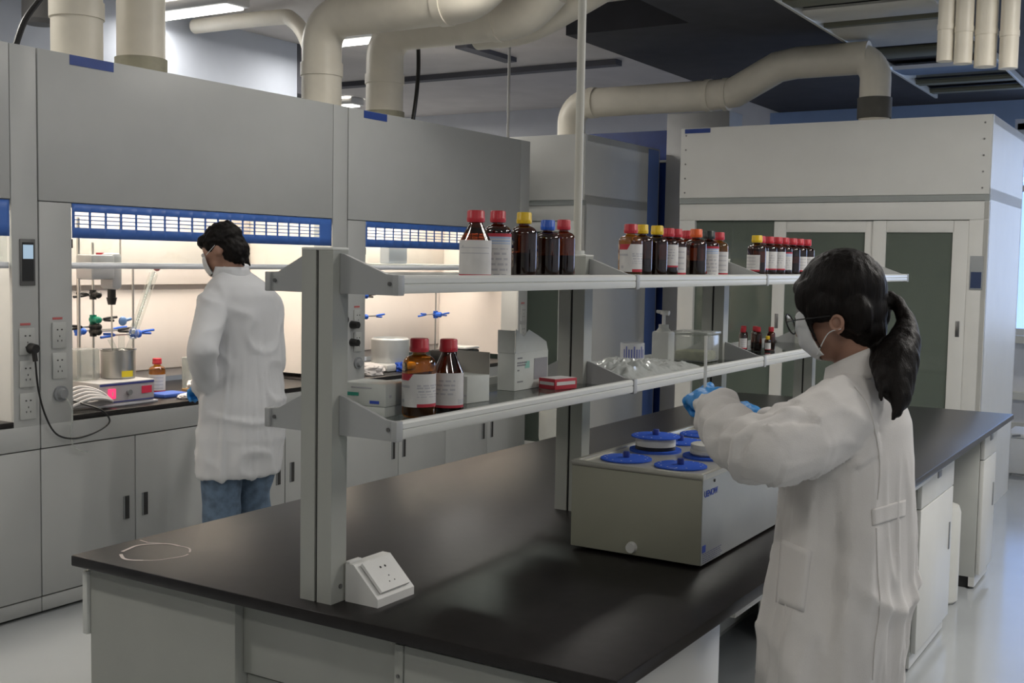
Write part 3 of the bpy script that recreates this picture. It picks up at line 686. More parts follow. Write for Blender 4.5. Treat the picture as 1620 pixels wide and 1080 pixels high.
# slatted tray under the soffit
t = thing('slatted_tray', (-1.9, 8.9, 3.1), 'large metal tray with broad slats hanging under the dark ceiling', 'tray')
slat_m = mat('slat_metal', (.62, .61, .56), .35, metal=.3, var=.06); slat_g = mat('slat_bright_metal', (.75, .78, .82), .07, metal=1, var=.05)
slat_b = mat('slat_paint', (.13, .13, .09), .6)
for x in (-2.32, -1.52): MB().box(x-.012, x+.012, 6.3, 11.1, 3.155, 3.205, .003).build('side_rail', slat_m, t, local=False)
yy = 6.35; k = 0
for y, wd, m in ((6.32, .34, slat_m), (6.70, .26, slat_b), (7.10, .38, slat_m), (7.55, .10, slat_b), (7.70, .80, slat_m), (8.62, .34, slat_b), (9.35, .62, slat_g), (10.2, .18, slat_b), (10.75, .16, slat_b)):
    MB().prism([(y, 3.18), (y+wd*.1, 3.16), (y+wd*.9, 3.165), (y+wd, 3.185), (y+wd, 3.195), (y, 3.195)], -2.31, -1.53, 'x').build('slat', m, t, local=False)
for x, y in ((-2.32, 6.6), (-1.52, 6.6), (-2.32, 10.6), (-1.52, 10.6)): MB().cyl((x, y, 3.20), (x, y, 3.22), .008, seg=8).build('hanger', steel, t, local=False)
pp = [(-1.295, 6.36, .042, 2.68), (-1.205, 6.36, .046, 2.66), (-1.10, 6.38, .055, 2.64), (-.985, 6.36, .046, 2.62)]
plab = ['cream upright pipe nearest the slatted tray', 'cream upright pipe, second from the slatted tray', 'widest cream upright pipe, third from the slatted tray', 'outermost cream upright pipe near the window']
for (x, y, r, zb), l in zip(pp, plab):
    t = thing('riser_pipe', (x, y, 3.22), l, 'pipe', 'cream pipes above the walk-in hood')
    t.location.z = 3.22
    MB().cyl((x, y, zb), (x, y, 3.22), r, seg=24).build('pipe_body', duct_m, t, local=False)
    MB().cyl((x, y, zb+.16), (x, y, zb+.19), r+.003, seg=24).build('pipe_collar', duct_m, t, local=False)

# ------------------------------------------------------------------ bench
BX0, BX1, BY0, BY1, BZ = -2.40, -.885, 1.815, 6.42, .85
single('bench_worktop', MB().box(BX0, BX1, BY0, BY1, .822, BZ, .004), bench_black, 'long black bench worktop running away from the camera', 'worktop', loc=(BX0, BY0, .822))
ring = MB()
random.seed(3)
pts = []
for k in range(60):
    a = 2*PI*k/60+.6
    rr = .083+.004*math.sin(3*a)+.002*math.sin(7*a)
    pts.append(((-2.254+rr*math.cos(a)*1.02), (1.954+rr*math.sin(a)), BZ+.0006))
for j in range(58):
    if j in (30, 31, 32): continue
    ring.tube([pts[j], pts[j+1]], .0042 if 8 < j < 44 else .0026, 6)
ring.tube([pts[14], V(pts[14])+V((-.05, -.02, 0)), V(pts[14])+V((-.085, -.015, 0))], .0024, 6)
for v in ring.bm.verts: v.co.z = BZ+.0006+(v.co.z-BZ-.0006)*.08
o = ring.build('chalk_ring', mat('chalk', (.62, .55, .52), .9)); o.parent = bpy.data.objects['bench_worktop']
for v in o.data.vertices: v.co -= V((BX0, BY0, .822))
# end panels and cabinets
def cabinet(name, label, y0, y1, x0=-1.60, x1=-.955, drawer=True, near=False):
    t = thing(name, (x1, y0, 0), label, 'cabinet', 'bench base cabinets')
    w = x1-x0; L = y1-y0
    MB().box(-w, -.022, 0, L, .06, .82, .002).build('cabinet_body', mat('bench_cabinet_paint', (.50, .51, .48), .5), t)
    MB().box(-w+.02, -.05, .02, L-.02, 0, .06).build('plinth', dark, t)
    MB().box(-.05, -.022, 0, L, .012, .06).build('kick_panel', hood_white, t)
    if drawer:
        d = MB().box(-.02, 0, .004, L-.004, .655, .812, .003).build('drawer_front', hood_white, t)
        MB().box(-.001, .004, L*.5-.035, L*.5+.035, .735, .765, .003).build('drawer_handle', chrome, d)
        d = MB().box(-.02, 0, .004, L-.004, .075, .650, .003).build('door', hood_white, t)
        MB().box(-.001, .004, L-.07, L-.05, .38, .50, .002).build('door_handle', grey_pl, d)
    else:
        MB().box(-.02, 0, .004, L-.004, .08, .79, .003).build('door', hood_white, t)
    return t
cabinet('bench_cabinet', 'bench base cabinet at the near end, facing the aisle', 1.885, 2.50, x0=-1.40, drawer=False)
cabinet('bench_cabinet', 'bench base cabinet with drawer and door just behind the woman', 4.62, 5.26)
cabinet('bench_cabinet', 'bench base cabinet under the far corner of the black worktop', 6.02, 6.38)
endp = mat('end_panel_paint', (.36, .37, .34), .5)
t = thing('bench_end_cabinet', (-2.38, 1.85, 0), 'grey cabinet end under the near corner of the black worktop', 'cabinet', 'bench base cabinets')
MB().box(.008, .51, 0, .62, .05, .821, .003).box(.05, .5, .03, .6, 0, .05).build('cabinet_body', endp, t)
MB().box(-.012, .006, -.008, .03, .645, .806, .002).build('edge_strip', alu_light, t)
O_ = .51
MB().box(O_+.002, O_+.448, .025, .045, .645, .815, .002).build('upper_board', endp, t)
MB().box(O_+.002, O_+.448, .037, .055, .03, .638, .002).box(O_+.05, O_+.09, .055, .085, 0, .05).build('lower_board', endp, t)
MB().box(.965, .987, .0, .012, .02, .806, .002).build('edge_post', alu, t)
MB().box(.989, 1.42, .002, .010, .02, .806, .002).build('corner_board', endp, t)
s_ = MB()
for dz in (.74, .60): s_.cyl((.976, -.003, dz), (.976, 0, dz), .004, seg=10)
s_.build('screws', chrome, t)
t = thing('bench_light_rail', (-.93, 2.5, .78), 'pale rail under the worktop over the knee space', 'rail')
MB().box(-.01, .01, 0, 2.12, 0, .035, .003).build('rail_bar', hood_white, t)
t = thing('bench_back_cabinet', (-2.34, 2.6, 0), 'long cabinet under the worktop on the hood side', 'cabinet', 'bench base cabinets')
MB().box(0, .62, 0, 3.76, .05, .82, .002).box(.04, .58, .03, 3.7, 0, .05).build('cabinet_body', mat('bench_cabinet_paint', (.5, .5, .48), .5), t)

# socket box on the bench
t = thing('socket_box', (-1.555, 1.92, BZ), 'white sloped socket box on the bench beside the near post', 'socket box')
prof = [(-.045, 0), (.045, 0), (.045, .022), (-.030, .082), (-.045, .082)]
wedge = MB()
# long side runs away from the camera; the sloping face looks toward the aisle
wedge.prism([(-.040, 0), (.050, 0), (.050, .018), (-.018, .084), (-.040, .084)], -.012, .118, 'y')
wb_ = wedge.build('box_body', white_pl, t)
nrm = V((.066, 0, .068)).normalized(); tl = V((-.068, 0, .066)).normalized()
c0 = V((.016, .053, .051))
def onslope(a, b, d): return c0+tl*a+V((0, 1, 0))*b+nrm*d
pl = MB(); A = [onslope(a, b, .003) for a, b in ((-.038, -.05), (-.038, .05), (.040, .05), (.040, -.05))]; B_ = [p+nrm*.007 for p in A]
va = [pl.bm.verts.new(p) for p in A+B_]
for q in ((0, 1, 2, 3), (4, 5, 6, 7), (0, 1, 5, 4), (1, 2, 6, 5), (2, 3, 7, 6), (3, 0, 4, 7)): pl._f([va[i] for i in q])
sp = pl.build('socket_plate', mat('socket_white', (.72, .72, .70), .3), t)
hl = MB()
for a, b in ((.018, -.006), (.018, .010)): hl.cyl(onslope(a, b, .010), onslope(a, b, .0106), .0028, seg=10)
for a, b in ((-.006, .002), (-.020, -.008), (-.020, .010)): hl.cyl(onslope(a, b, .010), onslope(a, b, .0106), .0016, seg=8)
hl.build('socket_holes', dark, sp)
MB().box(-.040, -.028, -.012, .03, .084, .09, .002).build('box_cap', white_pl, t)

# ------------------------------------------------------------------ reagent rack
t = thing('reagent_rack', (-1.645, 1.868, BZ), 'two-tier reagent shelf rack with grey posts standing on the bench', 'shelf rack')
posts = [1.868, 3.0, 4.12, 5.26, 6.36]
px0, px1 = -1.690, -1.602
for y in posts:
    poly = [(px0, y), (-1.650, y), (-1.650, y+.008), (-1.642, y+.008), (-1.642, y), (px1, y), (px1, y+.05), (px0, y+.05)]
    po = MB().prism(poly, BZ, 1.615, 'z').build('rack_post', alu, t, local=False)
    MB().box(px0-.001, px1+.001, y-.001, y+.051, 1.615, 1.621, .002).build('post_cap', alu_light, po, local=False)
    MB().box(-1.650, -1.642, y+.006, y+.0075, BZ, 1.614).build('post_slot', dark, po, local=False)
    MB().cyl((px1, y+.03, BZ+.035), (px1+.003, y+.03, BZ+.035), .005, seg=10).build('post_screw', chrome, po, local=False)
XR, XL = -1.455, -1.80
def rail_prof(x, z, s):
    return [(x, z), (x+s*.010, z), (x+s*.012, z+.004), (x+s*.012, z+.018), (x+s*.009, z+.020), (x+s*.012, z+.022), (x+s*.012, z+.032), (x+s*.008, z+.037), (x, z+.038)]
for lvl, (zr, ns) in enumerate(((1.527, 4), (1.222, 3))):
    ztop = zr+.036
    for y in posts[:ns+1]:
        yb = y+.022
        br = MB(); bl = MB()
        br.prism([(px1+.001, zr-.004), (XR-.0, zr-.004), (XR+.0, zr+.038), (XR-.022, zr+.040), (-1.59, zr+.080), (px1+.001, zr+.082)], yb, yb+.010)
        bl.prism([(px0-.001, zr-.004), (XL, zr-.004), (XL, zr+.038), (XL+.022, zr+.040), (px0-.008, zr+.080), (px0-.001, zr+.082)], yb, yb+.010)
        for q_, sx, X_ in ((br, 1, XR), (bl, -1, XL)):
            bo = q_.build('shelf_bracket', bracket_m, t, local=False)
            a_, b_ = sorted((X_-.001*sx, X_+.014*sx))
            MB().box(a_, b_, yb-.006, yb+.016, zr-.004, zr+.039, .002).build('bracket_end', bracket_m, bo, local=False)
            MB().cyl((X_-.012*sx, yb-.003, zr+.020), (X_-.012*sx, yb, zr+.020), .0045, seg=10).build('bracket_screw', chrome, bo, local=False)
    for a, b in zip(posts[:ns], posts[1:ns+1]):
        ya, yb = a+.040, b+.014
        MB().prism(rail_prof(XR, zr, 1), ya, yb).build('shelf_rail', alu_light, t, local=False)
        MB().prism(rail_prof(XL, zr, -1), ya, yb).build('shelf_rail', alu_light, t, local=False)
        z1 = TOPZ if lvl == 0 else LOWZ
        MB().box(XL-.001, XR+.001, ya, yb, z1-.007, z1-.0005).build('shelf_pane', shelf_glass if lvl else mat('shelf_board_paint', (.5, .51, .48), .4), t, local=False)
# pole rising to the ceiling from the second post
t = thing('service_pole', (-1.645, 3.025, 1.621), 'slim cream pole rising from the second rack post to the ceiling', 'pole')
MB().cyl((0, 0, 0), (0, 0, CEIL-1.621), .0125, seg=20).build('pole_tube', mat('pole_paint', (.55, .54, .48), .4), t)
MB().cyl((0, 0, 0), (0, 0, .012), .024, seg=20).build('pole_flange', alu_light, t)

# ------------------------------------------------------------------ things on the lower shelf
def carton_box(loc, sx, sy, sz, label, marks, rz=0, grp='white cartons on the lower shelf'):
    t = thing('white_carton', loc, label, 'box', grp, rz)
    MB().box(-sx/2, sx/2, -sy/2, sy/2, 0, sz, .0015).build('carton_body', carton, t)
    for side, a, b, c, d, m in marks:       # side 'y' = face toward the camera, 'x' = face toward the aisle
        q = MB()
        if side == 'y': q.box(a, b, -sy/2-.0007, -sy/2, c, d)
        elif side == 'x': q.box(sx/2, sx/2+.0007, a, b, c, d)
        else: q.box(a, b, c, d, sz, sz+.0006)
        q.build('print_mark', m, t)
    return t
carton_box((-1.660, 2.085, LOWZ+.024), .115, .09, .052, 'white carton with green and blue marks beside the near post', [('y', -.050, -.015, .022, .030, green_ink), ('y', .015, .040, .006, .013, blue_ink), ('y', -.035, .02, .040, .043, faint), ('x', -.03, -.02, .02, .026, faint)], .12)
carton_box((-1.660, 2.085, LOWZ), .11, .088, .0235, 'flat white carton under the green-marked one', [], .12)
# opened carton with flaps
t = thing('opened_carton', (-1.650, 2.43, LOWZ), 'small opened white carton with raised flaps behind the dark bottle', 'box', 'white cartons on the lower shelf', -.1)
MB().box(-.055, .055, -.045, .045, 0, .068, .001).build('carton_body', carton, t)
f = MB(); f.box(-.055, .055, .044, .0455, .066, .125); f.build('raised_flap', carton_in, t)
f = MB().prism([(-.045, .068), (.03, .068), (.02, .115), (-.02, .105)], -.056, -.0545, 'x'); f.build('side_flap', carton, t)
MB().box(-.054, .054, -.0460, -.0452, .018, .022).build('print_mark', faint, t)
t = thing('tall_carton', (-1.682, 2.79, LOWZ), 'tall white carton with torn lid and grey print before the second post', 'box', 'white cartons on the lower shelf', .0)
MB().box(-.028, .028, -.095, .090, 0, .105, .001).build('carton_body', carton, t)
MB().prism([(-.09, .105), (.088, .105), (.078, .13), (.03, .150), (-.02, .168), (-.05, .150), (-.09, .172)], .0265, .028, 'x').build('torn_flap', carton, t)
MB().box(-.028, .028, -.0965, -.095, .105, .168).build('raised_flap', carton, t)
q = MB()
for z, a, b in ((.088, -.08, -.055), (.075, -.082, -.03), (.068, -.082, -.035), (.054, -.08, -.07), (.022, -.08, -.05)): q.box(.028, .0286, a, b, z, z+.004)
q.build('print_lines', mat('grey_print', (.2, .2, .21), .7), t)
MB().box(.028, .0285, -.040, -.015, .060, .080).build('green_mark', mat('pale_green_print', (.25, .5, .42), .7), t)
MB().box(.028, .0287, .01, .085, .025, .085).build('grey_patch', mat('grey_patch', (.27, .27, .29), .7), t)
t = thing('slide_box', (-1.60, 2.845, LOWZ), 'small red and white box on the shelf by the second post', 'box', None, -.25)
MB().box(-.032, .032, -.045, .045, 0, .030, .001).build('box_body', red_ink, t)
MB().box(-.029, .029, -.042, .042, .030, .031).box(.032, .0325, -.038, .038, .012, .022).box(-.028, .028, -.0455, -.045, .012, .021).build('box_label', paper, t)
# bag of film, roll, pump bottle, container in the second bay
def bag(loc, sx, sy, sz, seed, label):
    mb = MB(); n = 60
    def fn(u, v):
        x = (u-.5)*2; y = (v-.5)*2
        e = max(0, 1-max(abs(x), abs(y))**3)
        p = V((x*2.2, y*2.2, seed))
        rd = 1-abs(noise.noise(p*1.3))*2
        rd2 = 1-abs(noise.noise(p*3.1+V((5, 2, 1))))*2
        h = sz*e*(.35+.45*max(rd, 0)+.25*max(rd2, 0))
        return V((x*sx*(1+.12*noise.noise(p)), y*sy*(1+.12*noise.noise(p+V((9, 9, 9)))), h+.001))
    mb.grid(fn, n, n)
    o = mb.build('plastic_bag', bag_m, ang=60); o.location = loc
    m_ = o.modifiers.new('thick', 'SOLIDIFY'); m_.thickness = .0006
    return tag(o, label, 'plastic bag', 'crumpled bags on the lower shelf')
bag((-1.64, 3.30, LOWZ), .135, .18, .055, 1.7, 'crumpled clear plastic bag filling the shelf after the second post')
bag((-1.64, 3.59, LOWZ), .13, .12, .035, 8.1, 'flatter crumpled plastic bag in front of the pump bottle')
t = thing('tape_roll', (-1.74, 3.62, LOWZ+.012), 'white cup with blue print behind the crumpled bag', 'cup')
MB().lathe([(0, 0), (.038, 0), (.042, .004), (.042, .070), (.038, .070), (.038, .006), (0, .006)], seg=32).build('cup_body', mat('cup_white', (.55, .56, .58), .5), t)
q = MB()
random.seed(5)
for k in range(9):
    a = -1.9+k*.22; h1 = .04 if k % 3 == 1 else .03
    q.grid(lambda u, v, a=a, h1=h1: (.0426*math.cos(a+u*.12), .0426*math.sin(a+u*.12), .02+v*h1), 2, 1)
q.build('blue_print', mat('cup_print', (.12, .14, .38), .6), t)
t = thing('pump_bottle', (-1.70, 3.79, LOWZ), 'translucent square pump bottle with white nozzle on the lower shelf', 'pump bottle')
MB().box(-.034, .034, -.030, .030, 0, .118, .008).build('bottle_body', frost, t)
MB().lathe([(.030, .114), (.018, .13), (.018, .142), (.0, .142)], seg=24).build('collar', frost, t)
MB().cyl((0, 0, .142), (0, 0, .180), .006, seg=12).cyl((-.028, 0, .188), (.02, 0, .183), .006, .009, 12).cyl((0, 0, .178), (0, 0, .190), .013, .011, 14).build('pump_head', white_pl, t)
t = thing('sample_tub', (-1.66, 4.00, LOWZ), 'clear plastic tub with yellowish contents beside the pump bottle', 'container')
MB().box(-.07, .07, -.07, .06, 0, .10, .008).build('tub_body', clear_pl, t)
MB().box(-.074, .074, -.074, .064, .10, .112, .004).build('tub_lid', clear_pl, t)
MB().box(-.062, .062, -.062, .052, .004, .04, .01).build('tub_contents', mat('tub_contents', (.30, .30, .17), .7, var=.3, nscale=40), t)

# ------------------------------------------------------------------ water bath on the bench
WX0_, WX1_, WY0, WY1 = -1.416, -1.052, 2.602, 3.40
t = thing('water_bath', (WX0_, WY0, BZ), 'grey six-hole water bath with blue lids on the black bench', 'water bath')
bath_m = mat('bath_paint', (.34, .34, .27), .42, var=.03); bath_side = mat('bath_steel', (.42, .43, .41), .33, metal=.55, var=.05)
L_ = WY1-WY0; W_ = WX1_-WX0_
MB().box(0, W_-.002, 0, L_, .010, .222, .002).build('tank', bath_m, t)
MB().box(W_-.002, W_, .002, L_, .010, .222).build('side_panel', bath_side, t)
top = MB().box(-.002, W_+.002, -.002, .014, .222, .236, .002).box(-.002, W_+.002, L_-.012, L_+.002, .222, .236, .002).box(-.002, .012, .014, L_-.012, .222, .236, .002).box(W_-.012, W_+.002, .014, L_-.012, .222, .236, .002).box(.012, W_-.012, .014, L_-.012, .222, .229)
tp = top.build('top_rim', mat('bath_top_steel', (.55, .54, .48), .3, metal=.6, var=.05), t)
f = MB()
for x, y in ((.04, .04), (W_-.04, .04), (.04, L_-.04), (W_-.04, L_-.04)): f.cyl((x, y, 0), (x, y, .01), .014, seg=14)
f.build('feet', black_pl, t)
MB().cyl((.178, -.012, .030), (.178, 0, .030), .0125, .015, 20).build('drain_plug', white_pl, t)
MB().cyl((W_, .075, .212), (W_+.002, .075, .212), .004, seg=12).build('side_screw', dark, t)
MB().box(W_, W_+.0006, .008, .030, .040, .058).build('blue_sticker', blue_ink, t)
q = MB()
random.seed(11)
for r_ in range(5):
    y = .012
    while y < .13:
        d = random.uniform(.006, .016)
        q.box(W_, W_+.0004, y, y+d, .014+r_*.0052, .0165+r_*.0052); y += d+.004
q.build('fine_print', mat('side_print', (.18, .18, .26), .6), t)
def text_mesh(txt, size, m, parent, loc, rot):
    c = bpy.data.curves.new('lettering', 'FONT'); c.body = txt; c.size = size; c.extrude = .0003; c.offset = .0003
    o = bpy.data.objects.new('lettering', c); COL.objects.link(o)
    dg = bpy.context.evaluated_depsgraph_get(); me = bpy.data.meshes.new_from_object(o.evaluated_get(dg)); bpy.data.objects.remove(o)
    me.materials.clear(); me.materials.append(m)
    n = bpy.data.objects.new('lettering', me); COL.objects.link(n); n.parent = parent; n.location = loc; n.rotation_euler = rot
    return n
text_mesh('UENOW', .0225, blue_ink, t, (W_+.0006, .012, .178), (PI/2, 0, PI/2))
lid_blue = glass('lid_blue_plastic', (.05, .10, .55), .04, .15, dens=((.05, .13, .62), .78))
ring_w = mat('ring_white', (.58, .58, .54), .4)
def lid_mesh(parent, r=.068):
    MB().lathe([(0, .006), (r-.004, .006), (r, .004), (r, .001), (r-.004, 0), (0, 0)], seg=48).build('lid_disc', lid_blue, parent)
    q = MB().lathe([(0, .022), (.008, .022), (.009, .019), (.009, .006)], seg=16); q.build('lid_knob', mat('lid_knob_blue', (.01, .03, .22), .35), parent)
    d = MB()
    for k in range(14):
        if k % 7 == 6: continue
        a = 2*PI*k/14; d.cyl(((r-.012)*math.cos(a), (r-.012)*math.sin(a), .006), ((r-.012)*math.cos(a), (r-.012)*math.sin(a), .0066), .0022, seg=8)
    d.build('lid_droplets', mat('droplet_white', (.6, .66, .85), .2), parent)
ZL = BZ+.229
l0 = thing('bath_lid', (-1.320, 2.725, ZL), 'round blue lid on the near corner of the water bath, hood side', 'lid', 'blue lids of the water bath'); lid_mesh(l0)
copy_tree(l0, (-1.160, 2.715, ZL), 'round blue lid on the near corner of the water bath, aisle side')
copy_tree(l0, (-1.320, 3.085, ZL), 'flat blue lid behind the raised lid of the water bath')
copy_tree(l0, (-1.325, 3.260, ZL), 'farthest blue lid of the water bath, hood side')
copy_tree(l0, (-1.155, 3.25, ZL), 'farthest blue lid of the water bath, below the woman\'s hands')
# raised lid on a white ring
t = thing('ring_stack', (-1.318, 2.905, ZL), 'white ring on a blue ring set, carrying a raised lid', 'ring', 'rings on the water bath')
MB().lathe([(.045, .0), (.072, .0), (.072, .006), (.045, .006)], seg=48).build('blue_ring', lid_blue, t)
MB().lathe([(.035, .006), (.056, .006), (.056, .016), (.035, .016)], seg=40).build('black_ring', black_pl, t)
MB().lathe([(.045, .016), (.056, .016), (.056, .030), (.053, .038), (.045, .038)], seg=40).build('white_ring', ring_w, t)
copy_tree(l0, (-1.318, 2.905, ZL+.0385), 'raised blue lid sitting on the white ring')
t = thing('ring_cup', (-1.157, 2.895, ZL), 'white ring cup on a blue ring beneath the woman\'s sleeve', 'ring', 'rings on the water bath')
MB().lathe([(.03, .0), (.069, .0), (.069, .006), (.03, .006)], seg=48).build('blue_ring', lid_blue, t)
MB().lathe([(.0, .008), (.042, .006), (.050, .012), (.050, .020), (.046, .022), (.048, .026), (.048, .036), (.044, .038), (.0, .034)], seg=40).build('white_cup', ring_w, t)

# ------------------------------------------------------------------ floor things
t = thing('white_barrel', (-1.10, 5.72, 0), 'slim white plastic barrel under the bench between two cabinets', 'barrel')
MB().lathe([(0, 0), (.085, 0), (.10, .015), (.10, .44), (.09, .47), (.05, .485), (.05, .50), (0, .50)], seg=36).build('barrel_body', mat('barrel_plastic', (.66, .66, .62), .4), t)
MB().lathe([(.05, .50), (.058, .502), (.058, .525), (0, .53)], seg=24).build('barrel_cap', white_pl, t)
t = thing('plastic_carboy', (-3.93, 7.05, .30), 'translucent white carboy standing past the last grey fume hood', 'carboy')
MB().lathe([(0, .02), (.12, 0), (.155, .03), (.16, .06), (.16, .36), (.13, .44), (.06, .48), (.045, .50), (.045, .53), (0, .53)], seg=36).build('carboy_body', frost, t)
MB().lathe([(.05, .52), (.052, .56), (0, .565)], seg=20).build('carboy_cap', white_pl, t)
t = thing('carboy_stand', (-3.93, 7.05, 0), 'low white stand under the translucent carboy', 'stand')
MB().box(-.19, .19, -.19, .19, .27, .30, .005).box(-.17, -.14, -.17, -.14, 0, .27).box(.14, .17, -.17, -.14, 0, .27).box(-.17, -.14, .14, .17, 0, .27).box(.14, .17, .14, .17, 0, .27).build('stand_frame', white_pl, t)
t = thing('white_storage_box', (-1.36, 9.55, 0), 'low white box on the floor near the far window', 'box')
MB().box(0, .75, 0, .45, .02, .30, .012).box(.04, .71, .04, .41, 0, .02).build('box_body', white_pl, t)
MB().box(-.01, .76, -.01, .46, .30, .335, .008).build('box_lid', white_pl, t)
MB().cyl((.04, -.012, .315), (.10, -.012, .325), .008, seg=10).build('latch', grey_pl, t)

# ------------------------------------------------------------------ people
def organic(mb, name, m, parent, voxel, it=4, fac=.5, disp=None):
    """melt overlapping volumes into one continuous skin, then add folds"""
    bmesh.ops.recalc_face_normals(mb.bm, faces=mb.bm.faces)
    me = bpy.data.meshes.new(name); mb.bm.to_mesh(me); mb.bm.free()
    tmp = bpy.data.objects.new(name, me); COL.objects.link(tmp)
    r = tmp.modifiers.new('r', 'REMESH'); r.mode = 'VOXEL'; r.voxel_size = voxel
    s = tmp.modifiers.new('s', 'SMOOTH'); s.factor = fac; s.iterations = it
    dg = bpy.context.evaluated_depsgraph_get(); dg.update()
    out = bpy.data.meshes.new_from_object(tmp.evaluated_get(dg)); bpy.data.objects.remove(tmp)
    if disp:
        ns = [v.normal.copy() for v in out.vertices]
        for v, n in zip(out.vertices, ns): v.co += n*disp(v.co, n)
    off = V((0, 0, 0)); q = parent
    while q is not None: off += q.location; q = q.parent
    for v in out.vertices: v.co -= off
    out.materials.clear(); out.materials.append(m)
    for p in out.polygons: p.use_smooth = True; p.material_index = 0
    o = bpy.data.objects.new(name, out); COL.objects.link(o); o.parent = parent
    return o
def loft(mb, rings, fd, ld, seg=48, wav=0, nw=9, ph=0):
    """rings: (centre, half width sideways, half depth); wavy towards the hem"""
    R = []
    n = len(rings)
    for i, (c, a, b) in enumerate(rings):
        amp = wav*(i/(n-1))**1.6
        row = []
        for k in range(seg):
            t = 2*PI*k/seg
            q = 1+amp*(math.sin(nw*t+ph)+.5*math.sin((nw*2-5)*t+1+ph))
            row.append(mb.bm.verts.new(c+ld*(a*math.cos(t)*q)+fd*(b*math.sin(t)*q)))
        R.append(row)
    for A, B in zip(R, R[1:]):
        for k in range(seg): mb._f([A[k], A[(k+1) % seg], B[(k+1) % seg], B[k]])
    mb._f(R[0][::-1]); mb._f(R[-1])
def ridged(p): return 1-2*abs(noise.noise(p))

# --- woman at the bench: faces the bench (-X), her left side towards the camera
FD, LD = V((-1, 0.02, 0)).normalized(), V((-.02, -1, 0)).normalized()
DW = 2.45
feetc = P(1315, 1290, DW); WOM = V((-.70, 2.44, 0))
wom = thing('person', WOM, 'person with black ponytail, white lab coat, glasses, mask and blue gloves holding a glass rod', 'person')
def wring(py, l, r, a, D=DW):
    c = P((l+r)/2, py, D); w = (r-l)*D/FPX/2
    return (c, a, math.sqrt(max(w*w-(.27*a)**2, .0009))/.963)
co = MB()
rings = [wring(580, 1328, 1384, .054), wring(588, 1318, 1388, .064), wring(600, 1306, 1396, .082), wring(616, 1292, 1412, .120), wring(636, 1272, 1430, .158), wring(665, 1256, 1440, .178), wring(720, 1248, 1442, .180),
         wring(790, 1240, 1436, .172), wring(860, 1232, 1433, .172), wring(930, 1224, 1432, .178), wring(1000, 1218, 1427, .184), wring(1080, 1213, 1418, .190), wring(1190, 1206, 1412, .196), wring(1330, 1198, 1408, .205)]
loft(co, rings, FD, LD, wav=.045, nw=7)
shL, elL, wrL = P(1322, 658, 2.33), P(1212, 712, 2.19), P(1132, 650, 2.40)
co.chain([(P(1350, 640, 2.40), .070), (shL, .075), (P(1265, 695, 2.24), .073), (elL, .064), (P(1180, 704, 2.26), .056), (P(1150, 680, 2.33), .049), (wrL, .042)])
co.cyl(wrL, P(1127, 640, 2.43), .044, .040, 24)
shR, elR, wrR = WOM+V((.0, .17, 1.30)), P(1300, 705, 2.86), P(1215, 668, 2.76)
co.chain([(shR, .068), (elR, .058), (wrR, .040)]).cyl(wrR, P(1207, 662, 2.76), .040, .036, 20)
folds_c = [P(1150, 690, 2.30), P(1240, 720, 2.2)]
def crease(p): return max(0, 1-abs(noise.noise(p))*3.2)**1.5
def wdisp(c, n):
    # sleeve folds run across the arm, body folds hang down from shoulder and waist
    d = 0
    ax = (wrL-elL).normalized(); s_ = (c-elL).dot(ax); off = (c-elL-ax*s_).length
    arm = max(0, min(1, (.11-off)/.03)) if -.02 < s_ < .26 else 0
    if arm:
        w_ = 3.2*noise.noise(c*11)
        d += arm*(.0075*math.sin(s_*115+w_)+.004*math.sin(s_*61+2*w_+1))
        d += arm*.007*crease(c*14)
    ux = (elL-shL).normalized(); t_ = (c-shL).dot(ux); of2 = (c-shL-ux*t_).length
    if -.03 < t_ < .25 and of2 < .11 and not arm:
        q = c-ux*(t_*.65)
        d += .010*crease(V((q.x*10, q.y*10, q.z*10+3)))+.004*crease(q*22)
    h = max(0, min(1, (1.24-c.z)/.25))
    a_ = math.atan2(c.y-WOM.y, c.x-WOM.x)
    p = V((math.cos(a_)*2.1, math.sin(a_)*2.1, c.z*1.0+a_*.0))
    d += h*(.014*crease(p+V((0, 0, 4)))+.010*crease(p*1.9+V((3, 1, c.z*.4))))
    # slanting pulls from the waist towards the hip
    g_ = max(0, 1-abs(c.z-.95)/.32)
    q = V((c.x*3+c.z*3.4, c.y*3-c.z*3.4, c.z*1.2))
    d += g_*.015*crease(q*1.25)
    return d
organic(co, 'lab_coat', coat_m, wom, .0075, 5, .5, wdisp)
# seams, collar, pocket
cl = MB()
cc = [(P(1353, 604, DW), .092, .074), (P(1352, 584, DW), .070, .064), (P(1349, 562, DW), .060, .055)]
ringsC = []
for j, (c, a, b) in enumerate(cc):
    tilt = .25
    row = []
    for k in range(33):
        th = .65+ (2*PI-1.3)*k/32          # open at the throat
        th2 = th+PI/2
        row.append(c+LD*(a*math.cos(th2))+FD*(b*math.sin(th2))+V((0, 0, -.030*math.sin(th2)-.004)))
    ringsC.append(row)
def cfn(u, v):
    j = min(int(v*2), 1); k = min(int(round(u*32)), 32); f = v*2-j
    return ringsC[j][k].lerp(ringsC[j+1][k], f)
cl.grid(cfn, 32, 4)
o = cl.build('coat_collar', coat_m, wom, local=False, ang=60); m_ = o.modifiers.new('t', 'SOLIDIFY'); m_.thickness = .006; m_.offset = 0
